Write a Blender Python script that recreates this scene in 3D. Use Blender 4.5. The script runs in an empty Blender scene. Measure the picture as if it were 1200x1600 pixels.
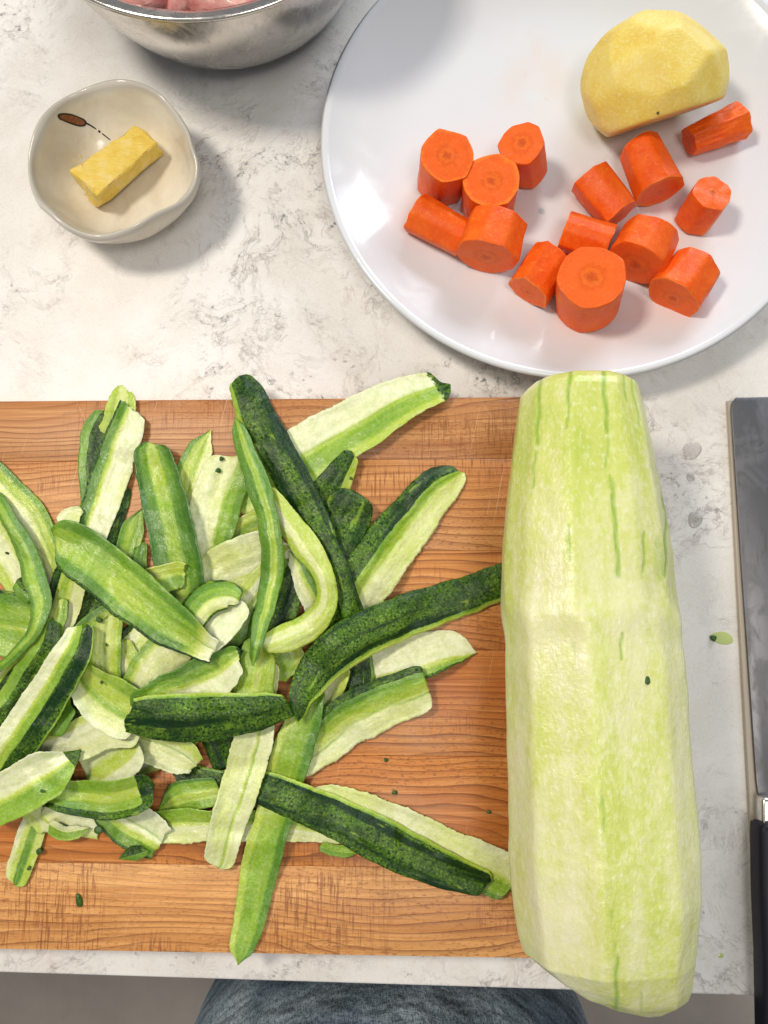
import bpy, bmesh, math, random
import numpy as np
from mathutils.bvhtree import BVHTree
from mathutils import Vector, Matrix, noise as mnoise

SC = bpy.context.scene
COL = SC.collection
random.seed(7)
rng = np.random.default_rng(7)

# ------------------------------------------------------------------ camera
H = 0.400                       # camera height above the counter (m)
F = 1201.0                      # focal length in pixels of the 1200x1600 photograph
_dn = np.array([630 - 600, -(1000 - 800), -F], float); _dn /= np.linalg.norm(_dn)
_z = -_dn
_x = np.array([1., 0, 0]) - _z[0] * _z; _x /= np.linalg.norm(_x)
_y = np.cross(_z, _x)
M = np.array([_x, _y, _z])      # camera axes -> world axes


def un(px, py, z=0.0):
    """pixel of the photograph -> point of the world at height z"""
    w = M @ np.array([px - 600, 800 - py, -F])
    t = (H - z) / (-w[2])
    return Vector((w[0] * t, w[1] * t, z))


def mpp(px, py, z=0.0):
    """metres per pixel there"""
    return (un(px + 5, py, z) - un(px - 5, py, z)).length / 10


cam_d = bpy.data.cameras.new('camera')
cam = bpy.data.objects.new('camera', cam_d)
COL.objects.link(cam)
cam_d.sensor_fit = 'VERTICAL'
cam_d.sensor_height = 24.0
cam_d.lens = 24.0 * F / 1600.0
cam_d.clip_start = 0.01
cam_d.clip_end = 50
cam.matrix_world = Matrix.Translation((0, 0, H)) @ Matrix(M.tolist()).to_4x4()
SC.camera = cam

# ------------------------------------------------------------------ light
world = bpy.data.worlds.new('World')
SC.world = world
world.use_nodes = True
bg = world.node_tree.nodes['Background']
bg.inputs[0].default_value = (0.93, 0.96, 1.0, 1)
bg.inputs[1].default_value = 0.29


def area(name, loc, target, size, power, color, sy=None):
    d = bpy.data.lights.new(name, 'AREA')
    d.shape = 'RECTANGLE'
    d.size = size
    d.size_y = sy or size
    d.energy = power
    d.color = color
    o = bpy.data.objects.new(name, d)
    COL.objects.link(o)
    o.location = loc
    o.rotation_euler = (Vector(target) - Vector(loc)).to_track_quat('-Z', 'Y').to_euler()
    return o


area('ceiling_light', (-0.62, 0.34, 1.15), (0.0, 0.1, 0), 0.22, 10.5, (1.0, 0.91, 0.78))
area('window_light', (0.80, 1.95, 0.80), (0.0, 0.1, 0), 1.15, 27.0, (0.86, 0.93, 1.0), 0.75)
area('fill_light', (0.30, -0.30, 1.60), (0.0, 0.0, 0), 0.45, 7.0, (1.0, 0.94, 0.86))  # added fill lamp, evens the brightness toward the counter front

SC.view_settings.view_transform = 'Standard'
SC.view_settings.look = 'None'
SC.view_settings.exposure = 0.04
SC.view_settings.gamma = 1.0
SC.render.engine = 'CYCLES'
SC.cycles.use_denoising = True
SC.cycles.max_bounces = 8
SC.cycles.caustics_reflective = False
SC.cycles.caustics_refractive = False


# ------------------------------------------------------------------ node helper
class NT:
    def __init__(s, name):
        s.m = bpy.data.materials.new(name)
        s.m.use_nodes = True
        s.t = s.m.node_tree
        s.b = s.t.nodes['Principled BSDF']
        s.L = s.t.links

    def n(s, typ, **kw):
        nd = s.t.nodes.new('ShaderNode' + typ)
        ins = kw.pop('ins', {})
        for k, v in kw.items():
            setattr(nd, k, v)
        for k, v in ins.items():
            s.set(nd, k, v)
        return nd

    def set(s, nd, k, v):
        sock = nd.inputs[k]
        if isinstance(v, bpy.types.NodeSocket):
            s.L.new(v, sock)
        elif isinstance(v, bpy.types.Node):
            s.L.new(v.outputs[0], sock)
        else:
            sock.default_value = v

    def bsdf(s, **kw):
        for k, v in kw.items():
            s.set(s.b, k.replace('_', ' '), v)

    def math(s, op, a, b=0.0, clamp=False):
        nd = s.n('Math', operation=op, use_clamp=clamp)
        s.set(nd, 0, a); s.set(nd, 1, b)
        return nd.outputs[0]

    def mix(s, fac, a, b, blend='MIX'):
        nd = s.n('Mix', data_type='RGBA', blend_type=blend)
        s.set(nd, 0, fac); s.set(nd, 6, a); s.set(nd, 7, b)
        return nd.outputs[2]

    def ramp(s, fac, stops, interp='LINEAR'):
        nd = s.n('ValToRGB')
        nd.color_ramp.interpolation = interp
        els = nd.color_ramp.elements
        while len(els) < len(stops):
            els.new(0.5)
        for e, (p, c) in zip(els, stops):
            e.position = p
            e.color = (c, c, c, 1) if isinstance(c, (int, float)) else (*c[:3], 1)
        s.set(nd, 0, fac)
        return nd.outputs[0]

    def coords(s, scale=(1, 1, 1), kind='Object', rot=(0, 0, 0), loc=(0, 0, 0)):
        tc = s.n('TexCoord')
        mp = s.n('Mapping', ins={'Vector': tc.outputs[kind]})
        mp.inputs['Scale'].default_value = scale
        mp.inputs['Rotation'].default_value = rot
        mp.inputs['Location'].default_value = loc
        return mp.outputs[0]

    def noise(s, vec, scale, detail=4, rough=0.55, dist=0.0):
        nd = s.n('TexNoise', ins={'Vector': vec, 'Scale': scale, 'Detail': detail, 'Roughness': rough, 'Distortion': dist})
        return nd.outputs['Fac']

    def bump(s, h, dist, strength=1.0, prev=None):
        nd = s.n('Bump', ins={'Height': h, 'Distance': dist, 'Strength': strength})
        if prev is not None:
            s.set(nd, 'Normal', prev)
        return nd.outputs[0]

    def attr(s, name):
        return s.n('Attribute', attribute_name=name)


def col(r, g, b):
    return (r, g, b, 1)


# ------------------------------------------------------------------ materials
def mat_counter():
    s = NT('quartz')
    v = s.coords()
    warp = s.n('TexNoise', ins={'Vector': v, 'Scale': 9.0, 'Detail': 5.0})
    wv = s.n('VectorMath', operation='MULTIPLY_ADD')
    s.set(wv, 0, warp.outputs['Color']); wv.inputs[1].default_value = (0.09, 0.09, 0.0); s.set(wv, 2, v)
    a = s.noise(wv.outputs[0], 20, 10, 0.68, 0.3)
    ridge = s.math('ABSOLUTE', s.math('SUBTRACT', a, 0.5))
    brk = s.ramp(s.noise(v, 120, 4, 0.7), [(0.40, 0.1), (0.58, 1.0)])
    vein = s.math('MULTIPLY', s.ramp(ridge, [(0.0, 1.0), (0.005, 0.7), (0.018, 0.0)]), brk)
    halo = s.ramp(ridge, [(0.0, 1.0), (0.06, 0.0)])
    a2 = s.noise(wv.outputs[0], 55, 9, 0.72, 0.5)
    ridge2 = s.math('ABSOLUTE', s.math('SUBTRACT', a2, 0.52))
    vein2 = s.math('MULTIPLY', s.ramp(ridge2, [(0.0, 1.0), (0.010, 0.5), (0.03, 0.0)]), brk)
    patch = s.ramp(s.noise(v, 13, 3, 0.6), [(0.40, 0.05), (0.60, 1.0)])
    patch2 = s.ramp(s.noise(v, 14, 4, 0.6), [(0.52, 0.0), (0.64, 1.0)])
    cloud = s.noise(v, 30, 6, 0.65)
    base = s.mix(s.ramp(cloud, [(0.38, 0.0), (0.62, 1.0)]), col(0.755, 0.725, 0.685), col(0.83, 0.815, 0.795))
    grain = s.noise(v, 800, 3, 0.7)
    base = s.mix(s.ramp(grain, [(0.42, 0.0), (0.68, 0.5)]), base, col(0.88, 0.875, 0.865))
    base = s.mix(s.ramp(s.noise(v, 520, 3, 0.7), [(0.56, 0.0), (0.74, 0.30)]), base, col(0.55, 0.50, 0.46))
    c = s.mix(s.math('MULTIPLY', s.math('MULTIPLY', halo, patch), 0.16), base, col(0.45, 0.39, 0.34))
    c = s.mix(s.math('MULTIPLY', s.math('MULTIPLY', vein2, patch), 0.6), c, col(0.33, 0.27, 0.23))
    c = s.mix(s.math('MULTIPLY', s.math('MULTIPLY', vein, patch), 0.62), c, col(0.24, 0.215, 0.20))
    # blue-black mineral specks strung along some veins
    sp = s.ramp(s.noise(v, 260, 3, 0.7), [(0.56, 0.0), (0.62, 1.0)])
    near = s.ramp(ridge, [(0.0, 1.0), (0.03, 0.0)])
    sp = s.math('MULTIPLY', s.math('MULTIPLY', sp, near), patch2)
    c = s.mix(s.math('MULTIPLY', sp, 0.95), c, col(0.035, 0.05, 0.075))
    vor = s.n('TexVoronoi', ins={'Vector': v, 'Scale': 60.0})
    dots = s.math('MULTIPLY', s.ramp(vor.outputs['Distance'], [(0.045, 1.0), (0.06, 0.0)]), patch2)
    c = s.mix(s.math('MULTIPLY', dots, 0.8), c, col(0.09, 0.08, 0.09))
    s.bsdf(Base_Color=c, Roughness=0.42, Specular_IOR_Level=0.4)
    s.set(s.b, 'Normal', s.bump(s.noise(v, 700, 2), 0.00004, 0.5))
    return s.m


def mat_wood(end_grain=False):
    s = NT('maple_end' if end_grain else 'maple')
    oi = s.n('ObjectInfo')
    off = s.n('VectorMath', operation='MULTIPLY')
    s.set(off, 0, oi.outputs['Random']); off.inputs[1].default_value = (7.3, 3.1, 5.7)
    tc = s.n('TexCoord')
    add = s.n('VectorMath', operation='ADD')
    s.set(add, 0, tc.outputs['Object']); s.set(add, 1, off.outputs[0])
    P = add.outputs[0]
    def mp(sc, rot=(0, 0, 0)):
        m = s.n('Mapping', ins={'Vector': P}); m.inputs['Scale'].default_value = sc; m.inputs['Rotation'].default_value = rot
        return m.outputs[0]
    # growth rings: thin dark lines along x, gently bowed
    bow = s.noise(mp((3.0, 7, 3)), 1.5, 2, 0.5)
    sep = s.n('SeparateXYZ', ins={'Vector': P})
    yy = s.math('ADD', sep.outputs['Y'], s.math('MULTIPLY', bow, 0.060))
    fine = s.noise(mp((6, 60, 5)), 1.0, 3, 0.6)
    ph = s.math('ADD', s.math('MULTIPLY', yy, 260.0), s.math('MULTIPLY', fine, 2.6))
    fr = s.math('FRACT', ph)
    ring = s.ramp(fr, [(0.0, 0.05), (0.55, 0.16), (0.84, 0.6), (0.93, 1.0), (0.99, 0.8), (1.0, 0.05)])
    amt = s.ramp(s.noise(mp((3, 45, 4)), 1.0, 3), [(0.30, 0.25), (0.66, 1.0)])
    ring = s.math('MULTIPLY', ring, amt)
    streak = s.noise(mp((12, 620, 9)), 1.0, 5, 0.7)
    broad = s.noise(mp((3.0, 30, 3)), 1.0, 4, 0.6)
    c = s.mix(s.ramp(broad, [(0.28, 0.0), (0.72, 1.0)]), col(0.54, 0.195, 0.050), col(0.82, 0.42, 0.145))
    c = s.mix(1.0, c, oi.outputs['Color'], 'MULTIPLY')
    c = s.mix(s.math('MULTIPLY', ring, 0.92), c, col(0.16, 0.042, 0.012))
    c = s.mix(s.ramp(streak, [(0.40, 0.0), (0.72, 0.55)]), c, col(0.30, 0.095, 0.028))
    c = s.mix(s.ramp(streak, [(0.30, 0.35), (0.46, 0.0)]), c, col(0.86, 0.50, 0.22))
    # pores: small ticks; and fine cross-hatching where the saw met the rays
    po = s.noise(mp((460, 1300, 100)), 1.0, 2, 0.5, 0.3)
    wp = s.ramp(s.noise(mp((5, 26, 5)), 1.0, 2), [(0.42, 0.1), (0.60, 1.0)])
    c = s.mix(s.math('MULTIPLY', s.math('MULTIPLY', s.ramp(po, [(0.55, 0.0), (0.66, 1.0)]), wp), 0.62), c, col(0.23, 0.07, 0.02))
    fl = s.noise(mp((1250, 75, 100)), 1.0, 2, 0.55, 0.25)
    where = s.ramp(s.noise(mp((16, 24, 5), (0, 0, 0)), 1.0, 2), [(0.49, 0.0), (0.61, 1.0)])
    flm = s.math('MULTIPLY', s.ramp(fl, [(0.52, 0.0), (0.62, 1.0)]), where)
    c = s.mix(s.math('MULTIPLY', flm, 0.70), c, col(0.24, 0.075, 0.022))
    # knife scratches, pale and thin
    def mr(sc, ang):
        m = s.n('Mapping', vector_type='TEXTURE', ins={'Vector': P})
        m.inputs['Scale'].default_value = [1 / q for q in sc]; m.inputs['Rotation'].default_value = (0, 0, ang)
        return m.outputs[0]
    sc1 = s.noise(mr((1500, 16, 10), 0.5), 1.0, 2, 0.5)
    sc2 = s.noise(mr((20, 1500, 10), 0.28), 1.0, 2, 0.5)
    sc3 = s.noise(mr((1500, 22, 10), -0.22), 1.0, 2, 0.5)
    scr = s.math('MAXIMUM', s.ramp(sc1, [(0.71, 0.0), (0.76, 1.0)]), s.ramp(sc2, [(0.72, 0.0), (0.77, 1.0)]))
    scr = s.math('MAXIMUM', scr, s.ramp(sc3, [(0.71, 0.0), (0.76, 1.0)]))
    c = s.mix(s.math('MULTIPLY', scr, 0.34), c, col(0.88, 0.66, 0.46))
    worn = s.ramp(s.noise(mp((14, 18, 5)), 1.0, 4, 0.6), [(0.55, 0.0), (0.8, 0.28)])
    c = s.mix(worn, c, col(0.80, 0.55, 0.36))
    s.bsdf(Base_Color=c, Roughness=s.ramp(broad, [(0.3, 0.34), (0.7, 0.48)]), Specular_IOR_Level=0.4)
    h = s.math('SUBTRACT', s.math('MULTIPLY', streak, 0.6), s.math('MULTIPLY', ring, 0.6))
    s.set(s.b, 'Normal', s.bump(h, 0.0003, 0.7))
    return s.m


def mat_peel():
    s = NT('courgette_peel')
    at = s.attr('zone')
    sp = s.n('SeparateColor', ins={'Color': at.outputs['Color']})
    skin, pale, line = sp.outputs[0], sp.outputs[1], sp.outputs[2]
    oi = s.n('ObjectInfo')
    off = s.n('VectorMath', operation='MULTIPLY')
    s.set(off, 0, oi.outputs['Random']); off.inputs[1].default_value = (3.3, 1.7, 0.9)
    uvn = s.n('UVMap', uv_map='UVMap')
    add = s.n('VectorMath', operation='ADD')
    s.set(add, 0, uvn.outputs[0]); s.set(add, 1, off.outputs[0])
    P = add.outputs[0]                           # metres along / across the strip
    def mp(sc):
        m = s.n('Mapping', ins={'Vector': P}); m.inputs['Scale'].default_value = sc
        return m.outputs[0]
    edge = s.noise(P, 420, 3, 0.6)
    edge2 = s.noise(mp((330, 60, 1)), 1.0, 2, 0.5)
    sk = s.math('ADD', skin, s.math('MULTIPLY', s.math('SUBTRACT', edge, 0.5), 0.55))
    sk = s.ramp(sk, [(0.47, 0.0), (0.53, 1.0)])
    # flesh
    g1 = s.noise(P, 760, 4, 0.7)
    g2 = s.noise(mp((900, 330, 1)), 1.0, 4, 0.7)
    g3 = s.noise(mp((260, 24, 1)), 1.0, 3, 0.6)
    p = s.math('ADD', pale, s.math('MULTIPLY', s.math('SUBTRACT', g3, 0.5), 0.22))
    p = s.math('ADD', p, s.math('MULTIPLY', s.math('SUBTRACT', g1, 0.5), 0.40))
    p = s.math('ADD', p, s.math('MULTIPLY', s.math('SUBTRACT', edge2, 0.5), 0.14), True)
    fl = s.ramp(p, [(0.0, (0.045, 0.15, 0.010)), (0.22, (0.10, 0.255, 0.008)), (0.42, (0.245, 0.425, 0.014)),
                    (0.62, (0.46, 0.59, 0.045)), (0.82, (0.67, 0.735, 0.25)), (1.0, (0.80, 0.83, 0.54))])
    mot = s.noise(P, 300, 4, 0.65)
    fl = s.mix(s.math('MULTIPLY', s.ramp(mot, [(0.44, 0.0), (0.62, 1.0)]), s.math('MULTIPLY', pale, 0.42)), fl, col(0.50, 0.60, 0.21))
    fl = s.mix(s.math('MULTIPLY', s.ramp(g2, [(0.52, 0.0), (0.68, 1.0)]), s.ramp(pale, [(0.3, 0.06), (0.8, 0.45)])), fl, col(0.84, 0.87, 0.62))
    fl = s.mix(s.math('MULTIPLY', line, 0.85), fl, col(0.22, 0.40, 0.03))
    # skin
    vo = s.n('TexVoronoi', ins={'Vector': P, 'Scale': 560.0, 'Randomness': 1.0})
    dots = s.ramp(vo.outputs['Distance'], [(0.22, 0.0), (0.52, 1.0)])
    dn = s.ramp(s.noise(P, 950, 3, 0.7), [(0.50, 0.0), (0.60, 1.0)])
    band = s.ramp(s.noise(mp((170, 12, 1)), 1.0, 3, 0.5), [(0.38, 0.05), (0.50, 1.0)])
    dots = s.math('MULTIPLY', s.math('MULTIPLY', s.math('MAXIMUM', dots, dn), s.math('ADD', s.math('MULTIPLY', dn, 0.6), 0.4)), band)
    dens = s.ramp(s.noise(P, 70, 3, 0.6), [(0.35, 0.25), (0.6, 1.0)])
    dots = s.math('MULTIPLY', dots, dens)
    skc = s.mix(dots, col(0.002, 0.028, 0.004), col(0.15, 0.30, 0.018))
    blot = s.ramp(s.noise(mp((210, 60, 1)), 1.0, 4, 0.65), [(0.62, 0.0), (0.68, 1.0)])
    skc = s.mix(s.math('MULTIPLY', blot, 0.7), skc, col(0.27, 0.42, 0.035))
    dry = s.ramp(s.noise(mp((90, 34, 1)), 1.0, 3, 0.6), [(0.60, 0.0), (0.74, 1.0)])
    skc = s.mix(s.math('MULTIPLY', dry, s.math('MULTIPLY', s.ramp(oi.outputs['Random'], [(0.55, 0.0), (0.7, 1.0)]), 0.5)), skc, col(0.16, 0.23, 0.17))
    c = s.mix(sk, fl, skc)
    rough = s.mix(sk, s.ramp(g1, [(0.3, 0.24), (0.7, 0.42)]), s.ramp(g1, [(0.3, 0.20), (0.7, 0.36)]))
    s.bsdf(Base_Color=c, Roughness=rough, Specular_IOR_Level=s.ramp(sk, [(0.0, 0.5), (1.0, 0.28)]))
    s.b.inputs['Subsurface Weight'].default_value = 0.10
    s.set(s.b, 'Coat Weight', s.ramp(sk, [(0.0, 0.42), (1.0, 0.10)]))
    s.b.inputs['Coat Roughness'].default_value = 0.16
    cn = s.bump(s.noise(mp((330, 170, 1)), 1.0, 4, 0.6), 0.0013, 0.8)
    s.set(s.b, 'Coat Normal', cn)
    s.b.inputs['Subsurface Radius'].default_value = (0.8, 1.0, 0.3)
    s.b.inputs['Subsurface Scale'].default_value = 0.0018
    n0 = s.bump(s.noise(mp((300, 110, 1)), 1.0, 3, 0.5), 0.0011, 0.7)
    n1 = s.bump(s.math('ADD', g1, s.math('MULTIPLY', g2, 0.8)), 0.00045, 0.75, n0)
    n2 = s.bump(s.math('MULTIPLY', vo.outputs['Distance'], sk), 0.0002, 0.6, n1)
    s.set(s.b, 'Normal', n2)
    return s.m


def mat_marrow():
    s = NT('peeled_marrow')
    v = s.coords()
    at = s.attr('zone')
    sp = s.n('SeparateColor', ins={'Color': at.outputs['Color']})
    line, edge = sp.outputs[0], sp.outputs[1]
    m1 = s.noise(s.coords((1, 0.22, 1)), 75, 5, 0.6)
    m2 = s.noise(s.coords((1, 0.8, 1)), 330, 4, 0.65)
    m3 = s.noise(v, 26, 3, 0.5)
    p = s.math('ADD', s.math('MULTIPLY', m1, 0.85), s.math('MULTIPLY', m2, 0.42))
    p = s.math('SUBTRACT', p, 0.165)
    p = s.math('ADD', p, s.math('MULTIPLY', m3, 0.30))
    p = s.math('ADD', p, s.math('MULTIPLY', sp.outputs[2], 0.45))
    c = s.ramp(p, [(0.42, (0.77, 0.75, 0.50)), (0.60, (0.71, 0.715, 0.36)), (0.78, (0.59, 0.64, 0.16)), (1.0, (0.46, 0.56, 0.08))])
    fib = s.noise(s.coords((1, 0.55, 1)), 620, 3, 0.6)
    c = s.mix(s.ramp(fib, [(0.52, 0.0), (0.72, 0.42)]), c, col(0.86, 0.87, 0.66))
    jl = s.math('MULTIPLY', line, s.ramp(m2, [(0.30, 0.75), (0.5, 1.0)]))
    c = s.mix(s.math('MULTIPLY', jl, 0.85), c, col(0.25, 0.42, 0.03))
    c = s.mix(edge, c, col(0.10, 0.24, 0.02))
    s.bsdf(Base_Color=c, Roughness=s.ramp(m2, [(0.35, 0.26), (0.65, 0.45)]), Specular_IOR_Level=0.5)
    s.b.inputs['Subsurface Weight'].default_value = 0.12
    s.b.inputs['Subsurface Radius'].default_value = (0.9, 1.0, 0.4)
    s.b.inputs['Subsurface Scale'].default_value = 0.004
    s.b.inputs['Coat Weight'].default_value = 0.06
    s.b.inputs['Coat Roughness'].default_value = 0.3
    h = s.math('ADD', s.math('MULTIPLY', m2, 0.7), fib)
    rip = s.noise(s.coords((0.35, 1, 0.35)), 380, 4, 0.6, 0.5)
    n1 = s.bump(h, 0.0005, 0.6)
    s.set(s.b, 'Normal', s.bump(s.math('ADD', rip, s.math('MULTIPLY', s.noise(v, 60, 3, 0.5), 0.8)), 0.0003, 0.5, n1))
    return s.m


def mat_carrot():
    s = NT('carrot')
    at = s.attr('zone')
    sp = s.n('SeparateColor', ins={'Color': at.outputs['Color']})
    cap, rad = sp.outputs[0], sp.outputs[1]
    v = s.coords()
    oi = s.n('ObjectInfo')
    n1 = s.noise(v, 190, 4, 0.6)
    n2 = s.noise(v, 700, 3, 0.6)
    lw = s.noise(v, 60, 3, 0.6)
    side = s.ramp(s.math('ADD', s.math('MULTIPLY', n1, 0.4), s.math('MULTIPLY', lw, 0.6)), [(0.32, (0.74, 0.075, 0.004)), (0.52, (0.82, 0.118, 0.007)), (0.72, (0.88, 0.18, 0.014))])
    r = s.math('ADD', rad, s.math('MULTIPLY', s.math('SUBTRACT', s.noise(v, 330, 5, 0.8), 0.5), 0.60))
    r = s.math('MULTIPLY', r, s.math('ADD', 0.75, s.math('MULTIPLY', oi.outputs['Random'], 0.5)))
    top = s.ramp(r, [(0.0, (0.52, 0.07, 0.004)), (0.10, (0.62, 0.085, 0.005)), (0.22, (0.82, 0.155, 0.012)), (0.32, (0.73, 0.10, 0.008)), (0.46, (0.84, 0.135, 0.013)),
                     (0.85, (0.83, 0.12, 0.012)), (1.0, (0.88, 0.21, 0.022))])
    pit = s.ramp(s.noise(v, 1100, 2, 0.6), [(0.28, 0.55), (0.42, 0.0)])
    top = s.mix(pit, top, col(0.60, 0.07, 0.004))
    side = s.mix(s.ramp(s.noise(v, 420, 4, 0.7), [(0.56, 0.0), (0.72, 0.55)]), side, col(0.92, 0.27, 0.04))
    c = s.mix(cap, side, top)
    c = s.mix(s.math('MULTIPLY', s.ramp(n2, [(0.55, 0.0), (0.75, 1.0)]), 0.25), c, col(0.9, 0.30, 0.06))
    s.bsdf(Base_Color=c, Roughness=s.ramp(n1, [(0.3, 0.32), (0.7, 0.52)]), Specular_IOR_Level=0.25)
    s.b.inputs['Subsurface Weight'].default_value = 0.06
    s.b.inputs['Subsurface Radius'].default_value = (1.0, 0.35, 0.1)
    s.b.inputs['Subsurface Scale'].default_value = 0.002
    wr = s.noise(s.coords((1, 1, 1)), 260, 4, 0.6, 1.0)
    s.set(s.b, 'Normal', s.bump(s.math('ADD', wr, s.math('MULTIPLY', n2, 0.5)), 0.0006, 0.5))
    return s.m


def mat_simple(name, c, rough=0.5, metal=0.0, nscale=0, nc=None, bump=0.0, bscale=400, spec=0.5, sss=0.0):
    s = NT(name)
    v = s.coords()
    if nc is not None:
        base = s.mix(s.ramp(s.noise(v, nscale, 5, 0.6), [(0.35, 0.0), (0.65, 1.0)]), col(*c), col(*nc))
    else:
        base = col(*c)
    s.bsdf(Base_Color=base, Roughness=rough, Metallic=metal, Specular_IOR_Level=spec)
    if sss:
        s.b.inputs['Subsurface Weight'].default_value = sss
        s.b.inputs['Subsurface Radius'].default_value = (1.0, 0.8, 0.4)
        s.b.inputs['Subsurface Scale'].default_value = 0.004
    if bump:
        s.set(s.b, 'Normal', s.bump(s.noise(v, bscale, 4, 0.6), bump, 0.7))
    return s.m


def mat_potato():
    s = NT('potato')
    at = s.attr('zone')
    sp = s.n('SeparateColor', ins={'Color': at.outputs['Color']})
    v = s.coords()
    a = s.noise(v, 55, 5, 0.6)
    f = s.noise(v, 650, 3, 0.6)
    c = s.ramp(a, [(0.3, (0.72, 0.50, 0.07)), (0.5, (0.78, 0.60, 0.12)), (0.7, (0.82, 0.68, 0.22))])
    c = s.mix(s.ramp(f, [(0.5, 0.0), (0.72, 0.5)]), c, col(0.86, 0.78, 0.42))
    c = s.mix(sp.outputs[0], c, s.ramp(a, [(0.3, (0.74, 0.47, 0.09)), (0.7, (0.82, 0.58, 0.15))]))  # oranger cut face: reflected light painted into its colour
    s.bsdf(Base_Color=c, Roughness=0.45, Specular_IOR_Level=0.4)
    s.b.inputs['Subsurface Weight'].default_value = 0.2
    s.b.inputs['Subsurface Radius'].default_value = (1.0, 0.8, 0.3)
    s.b.inputs['Subsurface Scale'].default_value = 0.004
    s.set(s.b, 'Normal', s.bump(f, 0.0005, 0.7))
    return s.m


def mat_steel(name, c, rough, smear=0.2, brush=None):
    s = NT(name)
    v = s.coords()
    a = s.noise(v, 45, 6, 0.7, 1.0)
    b = s.noise(s.coords(brush or (1, 1, 1)), 300, 4, 0.7)
    rr = s.math('ADD', rough, s.math('MULTIPLY', s.ramp(a, [(0.45, 0.0), (0.62, 1.0)]), smear))
    cc = s.mix(s.ramp(b, [(0.55, 0.0), (0.75, 0.7)]), col(*c), col(c[0] * .62, c[1] * .58, c[2] * .52))
    cc = s.mix(s.ramp(a, [(0.55, 0.0), (0.75, 0.35 if c[0] > 0.3 else 0.06)]), cc, col(0.75, 0.73, 0.7))
    s.bsdf(Base_Color=cc, Roughness=rr, Metallic=1.0)
    s.set(s.b, 'Normal', s.bump(b, 0.00006, 0.5))
    return s.m


def mat_denim():
    s = NT('denim')
    v = s.coords()
    w1 = s.noise(s.coords((1, 0.2, 0.2), rot=(0, 0, 0.5)), 1500, 2, 0.6)
    w2 = s.noise(s.coords((0.25, 1, 1)), 1300, 2, 0.6)
    wash = s.noise(s.coords((1, 0.6, 1)), 16, 4, 0.6)
    c = s.mix(s.ramp(wash, [(0.35, 0.0), (0.68, 1.0)]), col(0.13, 0.19, 0.25), col(0.58, 0.68, 0.77))
    t = s.ramp(s.math('ADD', s.math('MULTIPLY', w1, 0.5), s.math('MULTIPLY', w2, 0.5)), [(0.46, 0.0), (0.56, 0.7)])
    c = s.mix(t, c, col(0.03, 0.06, 0.10))
    s.bsdf(Base_Color=c, Roughness=0.85, Specular_IOR_Level=0.2)
    h = s.math('ADD', s.math('MULTIPLY', w1, 0.03), s.noise(s.coords((1, 0.5, 1), rot=(0, 0, 0.7)), 20, 3, 0.5))
    s.set(s.b, 'Normal', s.bump(h, 0.035, 0.8))
    return s.m


MT = dict(
    counter=mat_counter(), wood=mat_wood(), peel=mat_peel(), marrow=mat_marrow(), carrot=mat_carrot(), potato=mat_potato(),
    plate=None,
    cream=None, steel=mat_steel('bowl_steel', (0.62, 0.59, 0.55), 0.16, 0.2, (1, 1, 0.3)),
    blade=mat_steel('blade_steel', (0.17, 0.17, 0.18), 0.42, 0.15, (1, 0.2, 1)),
    bolster=mat_steel('bolster_steel', (0.75, 0.74, 0.72), 0.2, 0.1),
    handle=mat_simple('black_handle', (0.008, 0.008, 0.014), 0.45, spec=0.2),
    floor=mat_simple('floor_tile', (0.36, 0.31, 0.265), 0.6, nscale=7, nc=(0.44, 0.385, 0.33)),
    cab=mat_simple('cabinet_paint', (0.5, 0.48, 0.45), 0.5),
    denim=mat_denim(),
    mat=mat_simple('beige_plastic', (0.42, 0.37, 0.31), 0.45),
    crumb=mat_simple('skin_crumb', (0.01, 0.06, 0.008), 0.4, nscale=900, nc=(0.07, 0.16, 0.02), bump=0.0005, bscale=900),
    belt=mat_simple('leather', (0.05, 0.03, 0.02), 0.5),
    speck=mat_simple('brown_speck', (0.10, 0.045, 0.02), 0.6),
    shoe=mat_simple('shoe', (0.06, 0.06, 0.065), 0.6),
)


def mat_plate():
    s = NT('white_glaze')
    v = s.coords()
    at = s.attr('zone')
    sp = s.n('SeparateColor', ins={'Color': at.outputs['Color']})
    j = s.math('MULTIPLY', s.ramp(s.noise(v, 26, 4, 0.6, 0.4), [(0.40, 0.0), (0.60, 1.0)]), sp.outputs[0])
    c = s.mix(s.math('MULTIPLY', j, 0.55), col(0.70, 0.72, 0.76), col(0.74, 0.62, 0.57))  # pinkish tint: juice stains, and light bounced off the carrots painted in
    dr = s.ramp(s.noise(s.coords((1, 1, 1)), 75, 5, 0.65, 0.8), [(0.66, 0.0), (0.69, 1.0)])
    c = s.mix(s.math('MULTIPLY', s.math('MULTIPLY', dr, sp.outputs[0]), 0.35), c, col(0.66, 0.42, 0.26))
    sm = s.ramp(s.noise(v, 34, 5, 0.65, 1.0), [(0.45, 0.11), (0.62, 0.24)])
    s.bsdf(Base_Color=c, Roughness=sm, Specular_IOR_Level=0.55)
    s.set(s.b, 'Normal', s.bump(s.noise(v, 16, 3, 0.5), 0.0009, 0.35))
    return s.m


MT['plate'] = mat_plate()


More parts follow.
